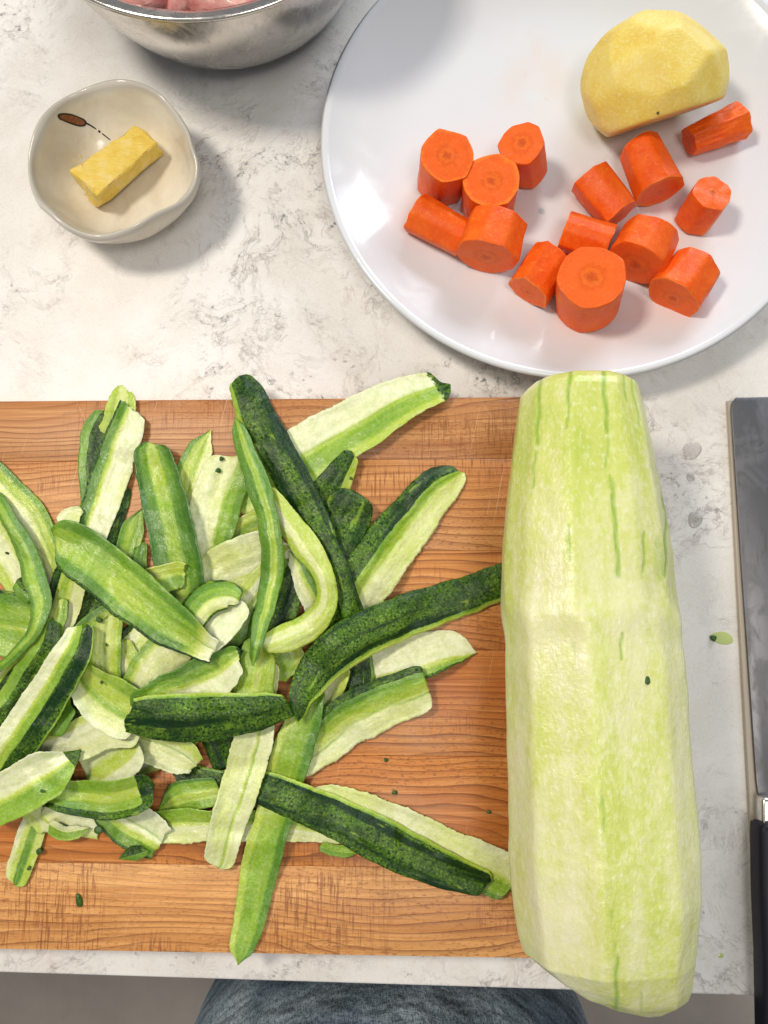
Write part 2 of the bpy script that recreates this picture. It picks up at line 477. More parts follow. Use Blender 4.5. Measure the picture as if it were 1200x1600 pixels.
def mat_cream():
    s = NT('cream_glaze')
    at = s.attr('zone')
    sp = s.n('SeparateColor', ins={'Color': at.outputs['Color']})
    v = s.coords()
    a = s.noise(v, 40, 4, 0.6, 0.6)
    c = s.ramp(a, [(0.3, (0.62, 0.55, 0.44)), (0.6, (0.74, 0.69, 0.58)), (0.8, (0.80, 0.77, 0.68))])
    c = s.mix(sp.outputs[0], c, col(0.56, 0.53, 0.47))
    c = s.mix(s.ramp(s.noise(v, 1500, 2), [(0.68, 0.0), (0.75, 0.3)]), c, col(0.35, 0.28, 0.2))
    s.bsdf(Base_Color=c, Roughness=0.16, Specular_IOR_Level=0.55)
    s.set(s.b, 'Normal', s.bump(s.noise(v, 60, 3), 0.0012, 0.5))
    return s.m


MT['cream'] = mat_cream()


def mat_ginger():
    s = NT('ginger')
    v = s.coords()
    f = s.noise(s.coords((0.25, 1.6, 1.6), rot=(0, 0, 0)), 380, 5, 0.7)
    a = s.noise(v, 120, 3, 0.6)
    c = s.ramp(a, [(0.3, (0.76, 0.52, 0.05)), (0.5, (0.84, 0.62, 0.11)), (0.7, (0.86, 0.68, 0.28))])
    c = s.mix(s.ramp(f, [(0.55, 0.0), (0.72, 0.5)]), c, col(0.88, 0.76, 0.34))
    s.bsdf(Base_Color=c, Roughness=0.45)
    s.b.inputs['Subsurface Weight'].default_value = 0.2
    s.b.inputs['Subsurface Scale'].default_value = 0.003
    s.set(s.b, 'Normal', s.bump(f, 0.0009, 0.9))
    s.b.inputs['Coat Weight'].default_value = 0.3
    return s.m


def mat_meat():
    s = NT('raw_chicken')
    v = s.coords()
    a = s.noise(s.coords((1, 1, 1)), 70, 5, 0.6, 1.2)
    c = s.ramp(a, [(0.3, (0.70, 0.20, 0.19)), (0.5, (0.84, 0.36, 0.33)), (0.64, (0.82, 0.50, 0.44)), (0.78, (0.86, 0.70, 0.60))])
    s.bsdf(Base_Color=c, Roughness=0.18, Specular_IOR_Level=0.6)
    s.b.inputs['Subsurface Weight'].default_value = 0.3
    s.b.inputs['Subsurface Scale'].default_value = 0.005
    s.set(s.b, 'Normal', s.bump(a, 0.003, 0.6))
    return s.m


def mat_water():
    s = NT('water')
    fr_ = s.n('Fresnel', ins={'IOR': 1.33})
    tr = s.n('BsdfTransparent'); tr.inputs[0].default_value = (0.99, 0.99, 1.0, 1)
    gl = s.n('BsdfGlossy'); gl.inputs['Roughness'].default_value = 0.04
    mx = s.n('MixShader', ins={0: fr_.outputs[0], 1: tr.outputs[0], 2: gl.outputs[0]})
    s.L.new(mx.outputs[0], s.t.nodes['Material Output'].inputs['Surface'])
    return s.m


MT['ginger'] = mat_ginger(); MT['meat'] = mat_meat(); MT['water'] = mat_water()


# ------------------------------------------------------------------ object helpers
def tag(o, label=None, cat=None, group=None, kind=None):
    for k, v in (('label', label), ('category', cat), ('group', group), ('kind', kind)):
        if v:
            o[k] = v
    return o


def empty(name, loc):
    o = bpy.data.objects.new(name, None)
    o.empty_display_size = 0.02
    COL.objects.link(o)
    o.location = loc
    return o


def obj(name, verts, faces, mat, parent=None, smooth=True, zone=None, uv=None, angle=None):
    """verts in world coordinates; origin is put at their centre (base)"""
    V = np.asarray(verts, float)
    if parent is None:
        org = np.array([(V[:, 0].min() + V[:, 0].max()) / 2, (V[:, 1].min() + V[:, 1].max()) / 2, V[:, 2].min()])
    else:
        org = np.array(parent.location)
    me = bpy.data.meshes.new(name)
    me.from_pydata((V - org).tolist(), [], faces)
    me.materials.append(mat)
    if zone is not None:
        a = me.color_attributes.new('zone', 'FLOAT_COLOR', 'POINT')
        Z = np.ones((len(V), 4)); Z[:, :zone.shape[1]] = zone
        a.data.foreach_set('color', Z.ravel())
    if uv is not None:
        l = me.uv_layers.new(name='UVMap')
        idx = np.zeros(len(me.loops), int)
        me.loops.foreach_get('vertex_index', idx)
        l.data.foreach_set('uv', np.asarray(uv)[idx].ravel())
    me.update()
    if smooth:
        me.polygons.foreach_set('use_smooth', [True] * len(me.polygons))
        if angle:
            me.set_sharp_from_angle(angle=math.radians(angle))
    o = bpy.data.objects.new(name, me)
    COL.objects.link(o)
    if parent is None:
        o.location = org
    else:
        o.parent = parent
    return o


def box_bevel(name, corners, z0, z1, mat, parent=None, bev=0.001, seg=3):
    """prism over a polygon (world xy, counter-clockwise) with rounded edges"""
    bm = bmesh.new()
    lo = [bm.verts.new((c[0], c[1], z0)) for c in corners]
    hi = [bm.verts.new((c[0], c[1], z1)) for c in corners]
    n = len(corners)
    bm.faces.new(lo[::-1]); bm.faces.new(hi)
    for i in range(n):
        bm.faces.new((lo[i], lo[(i + 1) % n], hi[(i + 1) % n], hi[i]))
    bmesh.ops.recalc_face_normals(bm, faces=bm.faces)
    if bev:
        bmesh.ops.bevel(bm, geom=list(bm.edges), offset=bev, segments=seg, affect='EDGES', profile=0.5)
    bm.verts.index_update()
    V = [v.co[:] for v in bm.verts]
    Fc = [[v.index for v in f.verts] for f in bm.faces]
    bm.free()
    return obj(name, V, Fc, mat, parent, smooth=True, angle=40)


def lathe(cx, cy, prof, n=96):
    V = []; Fc = []
    for (r, z) in prof:
        for k in range(n):
            a = 2 * math.pi * k / n
            V.append((cx + r * math.cos(a), cy + r * math.sin(a), z))
    for i in range(len(prof) - 1):
        for k in range(n):
            k2 = (k + 1) % n
            Fc.append((i * n + k, i * n + k2, (i + 1) * n + k2, (i + 1) * n + k))
    return V, Fc


def catmull(pts, n, closed=False):
    """resample a polyline of k-dim points by arc length with a Catmull-Rom curve"""
    P = np.asarray(pts, float)
    if closed:
        Q = np.vstack([P[-1], P, P[0], P[1]])
    else:
        Q = np.vstack([2 * P[0] - P[1], P, 2 * P[-1] - P[-2]])
    out = []
    for i in range(1, len(Q) - 2):
        p0, p1, p2, p3 = Q[i - 1], Q[i], Q[i + 1], Q[i + 2]
        for t in np.linspace(0, 1, 24, endpoint=False):
            out.append(0.5 * (2 * p1 + (p2 - p0) * t + (2 * p0 - 5 * p1 + 4 * p2 - p3) * t * t + (3 * p1 - p0 - 3 * p2 + p3) * t ** 3))
    out.append(Q[-2])
    out = np.array(out)
    d = np.r_[0, np.cumsum(np.hypot(*np.diff(out[:, :2], axis=0).T))]
    s = np.linspace(0, d[-1], n + 1 if closed else n)
    R = np.stack([np.interp(s, d, out[:, k]) for k in range(P.shape[1])], 1)
    return R[:-1] if closed else R


# ------------------------------------------------------------------ the setting
BOARD_T = 0.020
fl = un(-60, 1518.1); fr_ = un(1330, 1561.3)          # front edge of the counter
ed = (fr_ - fl).normalized(); nr = Vector((-ed.y, ed.x, 0))
A = fl - ed * 0.6; B = fr_ + ed * 0.35
Cc = B + nr * 0.95; D = A + nr * 0.95
counter = box_bevel('countertop', [A, B, Cc, D], -0.030, 0.0, MT['counter'], bev=0.0012)
tag(counter, kind='structure')
s1 = nr * 0.03
cab = box_bevel('cabinet', [A + s1, B + s1, Cc - s1, D - s1], -0.90, -0.0305, MT['cab'], bev=0.002)
tag(cab, kind='structure')
floor = obj('floor', [(-3, -3, -0.9), (3, -3, -0.9), (3, 3, -0.9), (-3, 3, -0.9)], [(0, 1, 2, 3)], MT['floor'], smooth=False)
tag(floor, kind='structure')

# ------------------------------------------------------------------ cutting board of glued planks
bz = BOARD_T
tl = un(-260, 629.2, bz); tr = un(975, 618.6, bz)
bl = un(-260, 1478.5, bz); br = un(990, 1500.2, bz)
board = empty('cutting_board', ((tl + br) / 2)[:2] + (0,))
tag(board, 'orange-brown wooden chopping board of glued planks under the heap of green peelings', 'cutting board')
fr = [0, 0.122, 0.298, 0.480, 0.668, 0.856, 1.0]
for i in range(6):
    g = 0.00006
    p0 = tl.lerp(bl, fr[i] + (g if i else 0)); p1 = tr.lerp(br, fr[i] + (g if i else 0))
    p2 = tr.lerp(br, fr[i + 1] - (g if i < 5 else 0)); p3 = tl.lerp(bl, fr[i + 1] - (g if i < 5 else 0))
    o = box_bevel('plank', [p3, p2, p1, p0], 0.0002, bz - 0.00006 * (i % 2), MT['wood'], board, bev=0.00035, seg=2)
    o.color = [(0.86, 0.90, 1.0, 1), (0.98, 0.98, 1.0, 1), (1.0, 0.90, 0.78, 1), (0.98, 0.80, 0.62, 1), (0.95, 0.74, 0.50, 1), (1.14, 1.22, 1.24, 1)][i]
    # give each plank its own origin so the grain differs
    c = np.array([(p0.x + p2.x) / 2, (p0.y + p2.y) / 2, 0]) - np.array(board.location)
    me = o.data
    co = np.zeros(len(me.vertices) * 3); me.vertices.foreach_get('co', co)
    co = co.reshape(-1, 3) - c
    me.vertices.foreach_set('co', co.ravel()); o.location = c
    me.update()

# ------------------------------------------------------------------ plate
zr = 0.024
PC = Vector((0.2445 * (H - zr), 0.7065 * (H - zr), 0)); PR = 0.3608 * (H - zr)
PZ = 0.0062
prof = [(0.0001, 0.0015), (0.070, 0.0015), (0.0715, 0.0), (0.0745, 0.0), (0.0765, 0.0020), (0.092, 0.0030), (0.105, 0.0062), (0.118, 0.0115), (0.128, 0.0178),
        (0.1335, 0.0222), (0.1350, 0.0240), (0.1354, 0.0250), (0.1350, 0.0258), (0.1340, 0.0259), (0.1325, 0.0250), (0.127, 0.0212), (0.118, 0.0160),
        (0.109, 0.0118), (0.101, 0.0088), (0.094, 0.0071), (0.086, 0.0063), (0.070, PZ - 0.0001), (0.04, PZ - 0.0002), (0.0001, PZ - 0.0002)]
prof = catmull(prof, 90)
k = PR / 0.1354
V, Fc = lathe(PC.x, PC.y, [(max(r, 0.0001) * k, z) for r, z in prof], 160)
Va = np.array(V); zz_ = np.zeros((len(Va), 3))
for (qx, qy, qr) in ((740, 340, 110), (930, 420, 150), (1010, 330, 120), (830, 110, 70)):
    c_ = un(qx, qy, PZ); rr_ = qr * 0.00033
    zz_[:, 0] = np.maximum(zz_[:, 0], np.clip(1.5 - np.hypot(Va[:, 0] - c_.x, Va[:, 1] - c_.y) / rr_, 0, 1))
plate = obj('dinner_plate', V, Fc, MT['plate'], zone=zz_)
tag(plate, 'large round white dinner plate holding cut carrots and a potato', 'plate')


def body_from_planes(normals, dists, p=26, nu=96, nv=64):
    """soft convex body: the rounded intersection of half-spaces"""
    th = np.linspace(0, 2 * np.pi, nu, endpoint=False)
    ph = np.linspace(0, np.pi, nv)
    T, Pp = np.meshgrid(th, ph)
    Dd = np.stack([np.sin(Pp) * np.cos(T), np.sin(Pp) * np.sin(T), np.cos(Pp)], -1).reshape(-1, 3)
    N = np.asarray(normals, float); N /= np.linalg.norm(N, axis=1)[:, None]
    q = np.maximum(Dd @ N.T, 0) / np.asarray(dists)[None, :]
    mx = q.max(1, keepdims=True)
    r = 1 / (mx[:, 0] * ((q / mx) ** p).sum(1) ** (1 / p))
    which = q.argmax(1)
    Fc = []
    for i in range(nv - 1):
        for j in range(nu):
            j2 = (j + 1) % nu
            Fc.append((i * nu + j, (i + 1) * nu + j, (i + 1) * nu + j2, i * nu + j2))
    return Dd * r[:, None], Fc, which, q


def fib(n):
    i = np.arange(n) + 0.5
    ph = np.arccos(1 - 2 * i / n); th = np.pi * (1 + 5 ** 0.5) * i
    return np.stack([np.cos(th) * np.sin(ph), np.sin(th) * np.sin(ph), np.cos(ph)], 1)


# ------------------------------------------------------------------ potato half
pc = un(1020, 130, 0.030)
NP_ = 62
N = fib(NP_) + rng.normal(0, 0.10, (NP_, 3)); N /= np.linalg.norm(N, axis=1)[:, None]
ax = np.array([0.0385, 0.0350, 0.0290])
dd = np.sqrt(((N * ax) ** 2).sum(1)) * rng.uniform(0.945, 1.0, NP_)
cutn = np.array([0.28, -0.84, -0.46]); cutn /= np.linalg.norm(cutn)
N = np.vstack([N, cutn, [0, 0, -1]]); dd = np.r_[dd, 0.0185, 0.0235]
V, Fc, wh, q = body_from_planes(N, dd, 60, 180, 120)
V = V + np.array(pc) * 1.0
V[:, 2] += PZ + 0.0235 - 0.030
zone = np.zeros((len(V), 3)); zone[:, 0] = (wh == NP_) * 1.0
potato = obj('potato_half', V, Fc, MT['potato'], zone=zone)
tag(potato, 'peeled yellow potato half with one flat cut side on the white plate', 'potato')
_pb = BVHTree.FromPolygons([tuple(v) for v in V], Fc)
_o = Vector((0, 0, H)); _h = _pb.ray_cast(_o, (un(1028, 176, 0) - _o).normalized())[0]
if _h is not None:
    VV, FF_, _a, _b = body_from_planes(fib(12), [0.0007] * 12, 10, 12, 8)
    obj('potato_eye', VV * np.array([1, 1.3, 0.6]) + np.array(_h), FF_, MT['speck'], potato)

# ------------------------------------------------------------------ carrots
def frame(d):
    d = d.normalized()
    a = Vector((0, 0, 1)) if abs(d.z) < 0.8 else Vector((1, 0, 0))
    u = d.cross(a).normalized(); w = d.cross(u).normalized()
    return u, w


def carrot(label, A, B, ra, rb, nf=9, seed=0, sa=0.0, sb=0.0, wrinkle=0.0):
    """faceted root piece from A to B; sa / sb slant the two cuts"""
    r_ = np.random.default_rng(seed)
    nf = nf + 2
    sa = r_.uniform(-0.10, 0.10); sb = r_.uniform(-0.10, 0.10)
    d = (B - A); L = d.length; d = d.normalized()
    u, w = frame(d)
    nth = 90
    fa = np.sort(np.linspace(0, 2 * np.pi, nf, endpoint=False) + r_.uniform(-.22, .22, nf))
    fd = r_.uniform(0.94, 1.02, nf)
    th = np.linspace(0, 2 * np.pi, nth, endpoint=False)
    q = np.maximum(np.cos(th[:, None] - fa[None, :]), 0) / fd[None, :]
    mx = q.max(1, keepdims=True)
    rr = 1 / (mx[:, 0] * ((q / mx) ** 42).sum(1) ** (1 / 42))
    rings = [(0, 0.0), (0, 0.3), (0, 0.6), (0, 0.85), (0, 0.985), (0.02, 1.0)] + [(t, 1.0) for t in np.linspace(0.08, 0.92, 14)] + [(0.98, 1.0), (1, 0.985), (1, 0.85), (1, 0.6), (1, 0.3), (1, 0.0)]
    V = []; Z = []
    n1, n2 = r_.uniform(0, 50, 2)
    sla = r_.uniform(0, 6.28)
    for (t, f) in rings:
        for kk in range(nth):
            R = (ra + (rb - ra) * t) * rr[kk] * f
            if f == 1.0:
                R *= 1 + 0.03 * mnoise.noise(Vector((math.cos(th[kk]) * 1.5 + n1, math.sin(th[kk]) * 1.5, t * 2.5 + n2)))
                if wrinkle:
                    R *= 1 + wrinkle * mnoise.noise(Vector((math.cos(th[kk]) * 7 + n1, math.sin(th[kk]) * 7, t * 3)))
            off = u * (R * math.cos(th[kk])) + w * (R * math.sin(th[kk]))
            tt = t * L
            tt += (sa * (1 - t) + sb * t) * R * math.cos(th[kk] - sla)
            if f < 1:
                tt += 0.0006 * mnoise.noise(Vector((math.cos(th[kk]) * f * 2 + n1, math.sin(th[kk]) * f * 2 + n2, t)))
            V.append(tuple(A + off + d * tt))
            Z.append((1.0 if f < 0.99 else 0.0, f, 0))
    Fc = []
    for i in range(len(rings) - 1):
        for kk in range(nth):
            k2 = (kk + 1) % nth
            Fc.append((i * nth + kk, i * nth + k2, (i + 1) * nth + k2, (i + 1) * nth + kk))
    V = np.array(V)
    low = V[:, 2].min()
    V[:, 2] += (PZ + 0.0001) - low
    o = obj('carrot_piece', V, Fc, MT['carrot'], zone=np.array(Z), angle=38)
    tag(o, label, 'carrot', 'peeled carrot pieces on the plate')
    return o


def standing(label, top, rt, base, rb, h, **kw):
    A = un(*base, PZ); B = un(*top, PZ + h)
    m0 = mpp(*base, PZ); m1 = mpp(*top, PZ + h)
    return carrot(label, A, B, rb * m0, rt * m1, **kw)


def lying(label, p, rp, q, rq, lift=0.0, **kw):
    m = mpp(*p, PZ + 0.01)
    ra, rb = rp * m, rq * m
    A = un(*p, PZ + ra + lift); B = un(*q, PZ + rb)
    return carrot(label, A, B, ra, rb, **kw)


standing('upright carrot chunk at the upper left of the left carrot cluster', (698, 247), 42, (689, 290), 38, 0.029, nf=10, seed=1)
standing('upright carrot chunk in the middle of the left cluster, touching three others', (768, 285), 44, (762, 326), 40, 0.026, nf=9, seed=2)
standing('smaller upright carrot chunk furthest right in the left cluster', (814, 229), 35, (823, 272), 30, 0.026, nf=8, seed=3)
lying('slim carrot piece lying at the lower left of the left cluster', (649, 332), 31, (727, 374), 28, nf=9, seed=4)
lying('thick carrot chunk lying with its flat end facing down, lowest in the left cluster', (777, 346), 44, (760, 402), 47, nf=10, seed=5)
lying('short squarish carrot piece left of the largest carrot', (861, 400), 34, (824, 456), 33, nf=6, seed=16)
lying('carrot piece lying half hidden behind the largest upright carrot', (880, 362), 30, (950, 384), 31, nf=9, seed=7)
standing('largest carrot chunk, standing upright nearest the peeled courgette', (922, 438), 53, (916, 482), 48, 0.030, nf=12, seed=8)
lying('thick carrot chunk lying right of the largest carrot, flat end shaded', (1017, 365), 42, (993, 414), 45, nf=10, seed=9)
lying('carrot chunk lying lowest and furthest right on the plate, showing its round cut end', (1088, 418), 38, (1052, 466), 43, nf=9, seed=10)
_m = mpp(1090, 340, PZ)
carrot('slim carrot piece leaning up to the right with its speckled top end showing', un(1090, 334, PZ + 0.006), un(1119, 292, PZ + 0.027), 29 * _m, 29 * _m, nf=8, seed=11)
lying('long carrot chunk lying just below the potato half, oval end facing down', (999, 231), 33, (1031, 300), 38, nf=9, seed=12)
lying('tapering wrinkled carrot end touching the right side of the potato half', (1075, 224), 21, (1156, 190), 29, nf=9, seed=13, wrinkle=0.10)
lying('carrot piece lying left of the long chunk below the potato half', (920, 276), 32, (969, 337), 29, nf=8, seed=14)

# ------------------------------------------------------------------ steel bowl with raw chicken
BC = (-0.0999, 0.3923)
prof = [(0.0001, 0.001), (0.040, 0.001), (0.042, 0.0), (0.047, 0.0), (0.056, 0.0022), (0.0660, 0.0065), (0.0725, 0.0125), (0.0780, 0.0210), (0.0830, 0.0310), (0.0890, 0.0460), (0.0930, 0.061),
        (0.0955, 0.0760), (0.0975, 0.0785), (0.1000, 0.0790), (0.1018, 0.0788), (0.1029, 0.0796), (0.1033, 0.0806), (0.1027, 0.0816), (0.1014, 0.0818), (0.0995, 0.0807), (0.0965, 0.0800), (0.0945, 0.0775),
        (0.0920, 0.0615), (0.0878, 0.0465), (0.0815, 0.0315), (0.0765, 0.0220), (0.064, 0.010), (0.050, 0.003), (0.0001, 0.0025)]
prof = catmull(prof, 130)
V, Fc = lathe(BC[0], BC[1], [(max(r, 0.0001), max(z, 0.0002)) for r, z in prof], 180)
bowl = obj('steel_bowl', V, Fc, MT['steel'])
tag(bowl, 'shiny stainless steel mixing bowl at the top edge with raw meat inside', 'bowl')
mi = 0
for (px, py, z, r, lab) in [(226, -22, 0.064, 0.021, 'pale glossy raw chicken piece furthest left in the steel bowl'),
                            (284, -18, 0.060, 0.016, 'dark pink raw chicken piece wedged in the middle of the steel bowl'),
                            (328, -10, 0.064, 0.017, 'pink raw chicken chunk right of centre in the steel bowl'),
                            (378, -20, 0.066, 0.022, 'whitish pink raw chicken chunk furthest right in the steel bowl'),
                            (300, -120, 0.060, 0.034, 'large raw chicken piece further back in the steel bowl')]:
    c = un(px, py, z)
    NN = fib(30) + rng.normal(0, 0.3, (30, 3)); NN /= np.linalg.norm(NN, axis=1)[:, None]
    sx = np.array([1.15, 0.8, 0.7]) * r
    a = rng.uniform(0, 3)
    V, Fc, wh, q = body_from_planes(NN, np.sqrt(((NN * sx) ** 2).sum(1)) * rng.uniform(0.82, 1.05, 30), 12, 48, 32)
    V = np.array([V[:, 0] * math.cos(a) - V[:, 1] * math.sin(a), V[:, 0] * math.sin(a) + V[:, 1] * math.cos(a), V[:, 2]]).T + np.array(c)
    dx, dy = V[:, 0] - BC[0], V[:, 1] - BC[1]
    rr_ = np.hypot(dx, dy); lim = np.interp(V[:, 2], [0.0, 0.02, 0.045, 0.06, 0.078], [0.05, 0.073, 0.0865, 0.0905, 0.0938])
    f_ = np.minimum(1, lim / np.maximum(rr_, 1e-6)); V[:, 0] = BC[0] + dx * f_; V[:, 1] = BC[1] + dy * f_
    tag(obj('raw_chicken', V, Fc, MT['meat']), lab, 'meat', 'raw chicken pieces in the steel bowl')

# ------------------------------------------------------------------ small ceramic bowl
RIM = [(313, 262), (307, 292), (286, 318), (251, 340), (216, 362), (176, 372), (137, 371), (104, 359), (82, 343), (58, 322), (45, 292), (42, 258), (51, 222),
       (69, 185), (95, 155), (130, 136), (166, 129), (206, 131), (245, 142), (276, 168), (298, 206), (305, 234)]
rim_px = catmull(RIM, 120, closed=True)
zrim = 0.034
rw = np.array([un(x, y, zrim)[:] for x, y in rim_px])
cc_ = rw.mean(0)
rel = rw[:, :2] - cc_[:2]
ang = np.arctan2(rel[:, 1], rel[:, 0]); rad = np.hypot(rel[:, 0], rel[:, 1]); mr = rad.mean()
sp_ = [(0.002, 0.003, 0), (0.44, 0.003, 0), (0.46, 0.0, 0), (0.52, 0.0, 0), (0.55, 0.003, 0), (0.70, 0.008, .3), (0.84, 0.016, .6), (0.935, 0.025, 0.9), (0.985, 0.0315, 1), (0.998, 0.0335, 1),
       (0.990, 0.0355, 1), (0.965, 0.0362, 1), (0.938, 0.0352, 1), (0.915, 0.0325, 1), (0.875, 0.027, 1.0), (0.80, 0.0195, 0.9), (0.68, 0.0125, 0.7), (0.52, 0.0082, .4), (0.35, 0.0065, 0.2), (0.002, 0.006, 0)]
sp_ = catmull(sp_, 80)
V = []; Z = []
for (f, z, wv) in sp_:
    wv = min(max(wv, 0), 1)
    for kk in range(len(rad)):
        R = max(f, 0.002) * (mr + (rad[kk] - mr) * (0.25 + 1.0 * wv if wv < 1 else 1.0 + 0.0))
        R = max(f, 0.002) * (mr * (1 - wv) + rad[kk] * wv)
        zz = max(z, 0.0001) + 0.0022 * wv * math.sin(ang[kk] * 5 + 0.6) * (z / zrim)
        R *= 1 + 0.022 * wv * (1 if f < 0.93 else 0.4) * math.sin(ang[kk] * 6 + 1.1)
        V.append((cc_[0] + R * math.cos(ang[kk]), cc_[1] + R * math.sin(ang[kk]), max(zz, 0.0001)))
        Z.append((1.0 if (z > 0.0335 or (f > 0.98)) else 0.0, 0, 0))
n = len(rad); Fc = []
for i in range(len(sp_) - 1):
    for kk in range(n):
        k2 = (kk + 1) % n
        Fc.append((i * n + kk, (i + 1) * n + kk, (i + 1) * n + k2, i * n + k2))
Vb = np.array(V)
bme = bpy.data.meshes.new('t')
small = obj('ceramic_bowl', V, [f[::-1] for f in Fc], MT['cream'], zone=np.array(Z))
tag(small, 'small cream ceramic dish with a wavy rim and a painted brown motif', 'bowl')
from mathutils.bvhtree import BVHTree
_bvh = BVHTree.FromPolygons([tuple(v) for v in V], Fc)


def drop(px, py):
    """point of the small bowl seen at that pixel"""
    o = Vector((0, 0, H)); t = un(px, py, 0) - o
    h = _bvh.ray_cast(o, t.normalized())
    return h[0], h[1]


def motif(name, pts, mat, lift=0.00018):
    """a thin painted patch that follows the glaze"""
    P = catmull(pts, 40, closed=True)
    c = P.mean(0)
    V = []
    nr_ = 5
    for i in range(nr_ + 1):
        for x, y in P:
            f = i / nr_
            h, nn = drop(c[0] + (x - c[0]) * f, c[1] + (y - c[1]) * f)
            if nn.z < 0: nn = -nn
            V.append(tuple(h + nn * lift))
    n = len(P)
    Fc = [(i * n + k, i * n + (k + 1) % n, (i + 1) * n + (k + 1) % n, (i + 1) * n + k) for i in range(nr_) for k in range(n)]
    return obj(name, V, Fc, mat, small)


paint_b = mat_simple('brown_glaze_paint', (0.16, 0.045, 0.02), 0.2, nscale=900, nc=(0.30, 0.10, 0.04))
paint_k = mat_simple('dark_glaze_paint', (0.02, 0.012, 0.012), 0.2)
motif('painted_outline', [(89.5, 182), (91, 178), (100, 176.5), (112, 178), (124, 182.5), (133, 187), (135, 192), (132, 197), (122, 197.5), (108, 193), (97, 188.5), (92, 186)], paint_k)
motif('painted_catkin', [(92.5, 181.5), (100, 179), (112, 180.5), (123, 184.5), (131, 189), (131, 194.5), (122, 194.8), (108, 190.5), (97, 186)], paint_b, 0.00036)
motif('painted_stem', [(133, 190), (142, 195), (150, 200.5), (149.5, 202), (141, 197), (132.5, 192.5)], paint_k)
motif('painted_dot', [(153, 204.5), (155.5, 203.5), (157.2, 206), (155, 207.5)], paint_k)
motif('painted_stem', [(160, 208), (166, 212.5), (172.5, 217.8), (171.5, 218.8), (165, 214), (159.5, 209.5)], paint_k)

# ginger piece: a cut block lying in the dish
gz = 0.0085
a0 = un(106, 266, gz + 0.015); a1 = un(209, 194, gz + 0.015); a2 = un(246, 222, gz + 0.0155); a3 = un(154, 305, gz + 0.0155)
b2 = un(258, 240, gz + 0.001); b3 = un(151, 328, gz + 0.001); b0 = a0 + Vector((0.001, -0.001, -0.0145)); b1 = a1 + Vector((0.001, -0.001, -0.0145))
bm = bmesh.new()
tv = [bm.verts.new(p) for p in (a0, a3, a2, a1)]; bv = [bm.verts.new(p) for p in (b0, b3, b2, b1)]
bm.faces.new(tv); bm.faces.new(bv[::-1])
for i in range(4):
    bm.faces.new((tv[i], bv[i], bv[(i + 1) % 4], tv[(i + 1) % 4]))
bmesh.ops.recalc_face_normals(bm, faces=bm.faces)
bmesh.ops.bevel(bm, geom=list(bm.edges), offset=0.0017, segments=3, affect='EDGES', profile=0.5)
bmesh.ops.subdivide_edges(bm, edges=list(bm.edges), cuts=5, use_grid_fill=True)
bm.normal_update()
for v in bm.verts:
    nz = mnoise.noise(v.co * 110) * 0.0019 + mnoise.noise(v.co * 500) * 0.00035
    v.co += v.normal * nz
bm.verts.index_update()
ging = obj('ginger_piece', [v.co[:] for v in bm.verts], [[v.index for v in f.verts] for f in bm.faces], MT['ginger'])
bm.free()
tag(ging, 'peeled yellow block of ginger with frayed fibres in the small cream dish', 'ginger')
# frayed fibres at its lower-left end
FV = []; FF = []
rf = random.Random(3)
for i in range(26):
    f = rf.random()
    base = un(118 + f * 34, 284 + f * 28 + rf.uniform(-6, 4), gz + 0.0155)
    if i > 18:
        base = un(rf.uniform(115, 130), rf.uniform(240, 262), gz + 0.0150)
    dr = Vector((rf.uniform(-1, 0.5), rf.uniform(-1, 0.3), rf.uniform(-0.1, 0.5))).normalized()
    if i > 18: dr = Vector((rf.uniform(-1, 0), rf.uniform(0.2, 1), 0.1)).normalized()
    sd = dr.cross(Vector((0, 0, 1))).normalized() * 0.00012
    L = rf.uniform(0.0015, 0.0042)
    pts = [base - dr * 0.001, base + dr * L * 0.5 + Vector((0, 0, 0.0006)), base + dr * L]
    k0 = len(FV)
    for p in pts:
        FV += [tuple(p + sd), tuple(p - sd), tuple(p + Vector((0, 0, 0.0002)))]
    for j in range(2):
        for m_ in range(3):
            FF.append((k0 + j * 3 + m_, k0 + j * 3 + (m_ + 1) % 3, k0 + j * 3 + 3 + (m_ + 1) % 3, k0 + j * 3 + 3 + m_))
fo = obj('fibre', FV, FF, MT['ginger'], ging)
fo['kind'] = 'stuff'

# ------------------------------------------------------------------ peeled marrow
LE = [(581, 838), (590, 822), (600, 812), (650, 805), (690, 800), (770, 790), (830, 784), (900, 783), (1000, 785), (1100, 787), (1250, 790), (1370, 792), (1450, 800), (1500, 808), (1525, 815), (1550, 850), (1570, 890), (1583, 945), (1589, 1000)]
RE = [(581, 985), (590, 1004), (600, 1006), (620, 1010), (700, 1025), (780, 1040), (850, 1050), (930, 1056), (1000, 1065), (1080, 1072), (1170, 1078), (1280, 1088), (1350, 1094), (1430, 1096), (1500, 1089), (1540, 1085), (1562, 1083), (1576, 1078), (1589, 1040)]
RE = [(y, x) for (y, x) in RE]
ys = np.concatenate([np.linspace(582, 620, 24), np.linspace(622, 1500, 300), np.linspace(1503, 1588, 40)])
lx = np.interp(ys, [a for a, b in LE], [b for a, b in LE]); rx = np.interp(ys, [a for a, b in RE], [b for a, b in RE])
nth = 220
th = np.linspace(0, 2 * np.pi, nth, endpoint=False)      # 0 = right, pi/2 = up
rm = np.random.default_rng(21)
FA = [np.radians(a) for a in (0, 28, 58, 88, 122, 152, 184, 220, 262, 300, 334)]
fd1 = rm.uniform(0.925, 1.0, 11)
FB = [np.radians(a) for a in (10, 44, 80, 118, 160, 190, 226, 262, 300, 338)]
fd2 = rm.uniform(0.925, 1.0, 10)


def fshape(fa, fd):
    q = np.maximum(np.cos(th[:, None] - np.array(fa)[None, :]), 0) / np.array(fd)[None, :]
    mx = q.max(1, keepdims=True)
    return 1 / (mx[:, 0] * ((q / mx) ** 70).sum(1) ** (1 / 70))


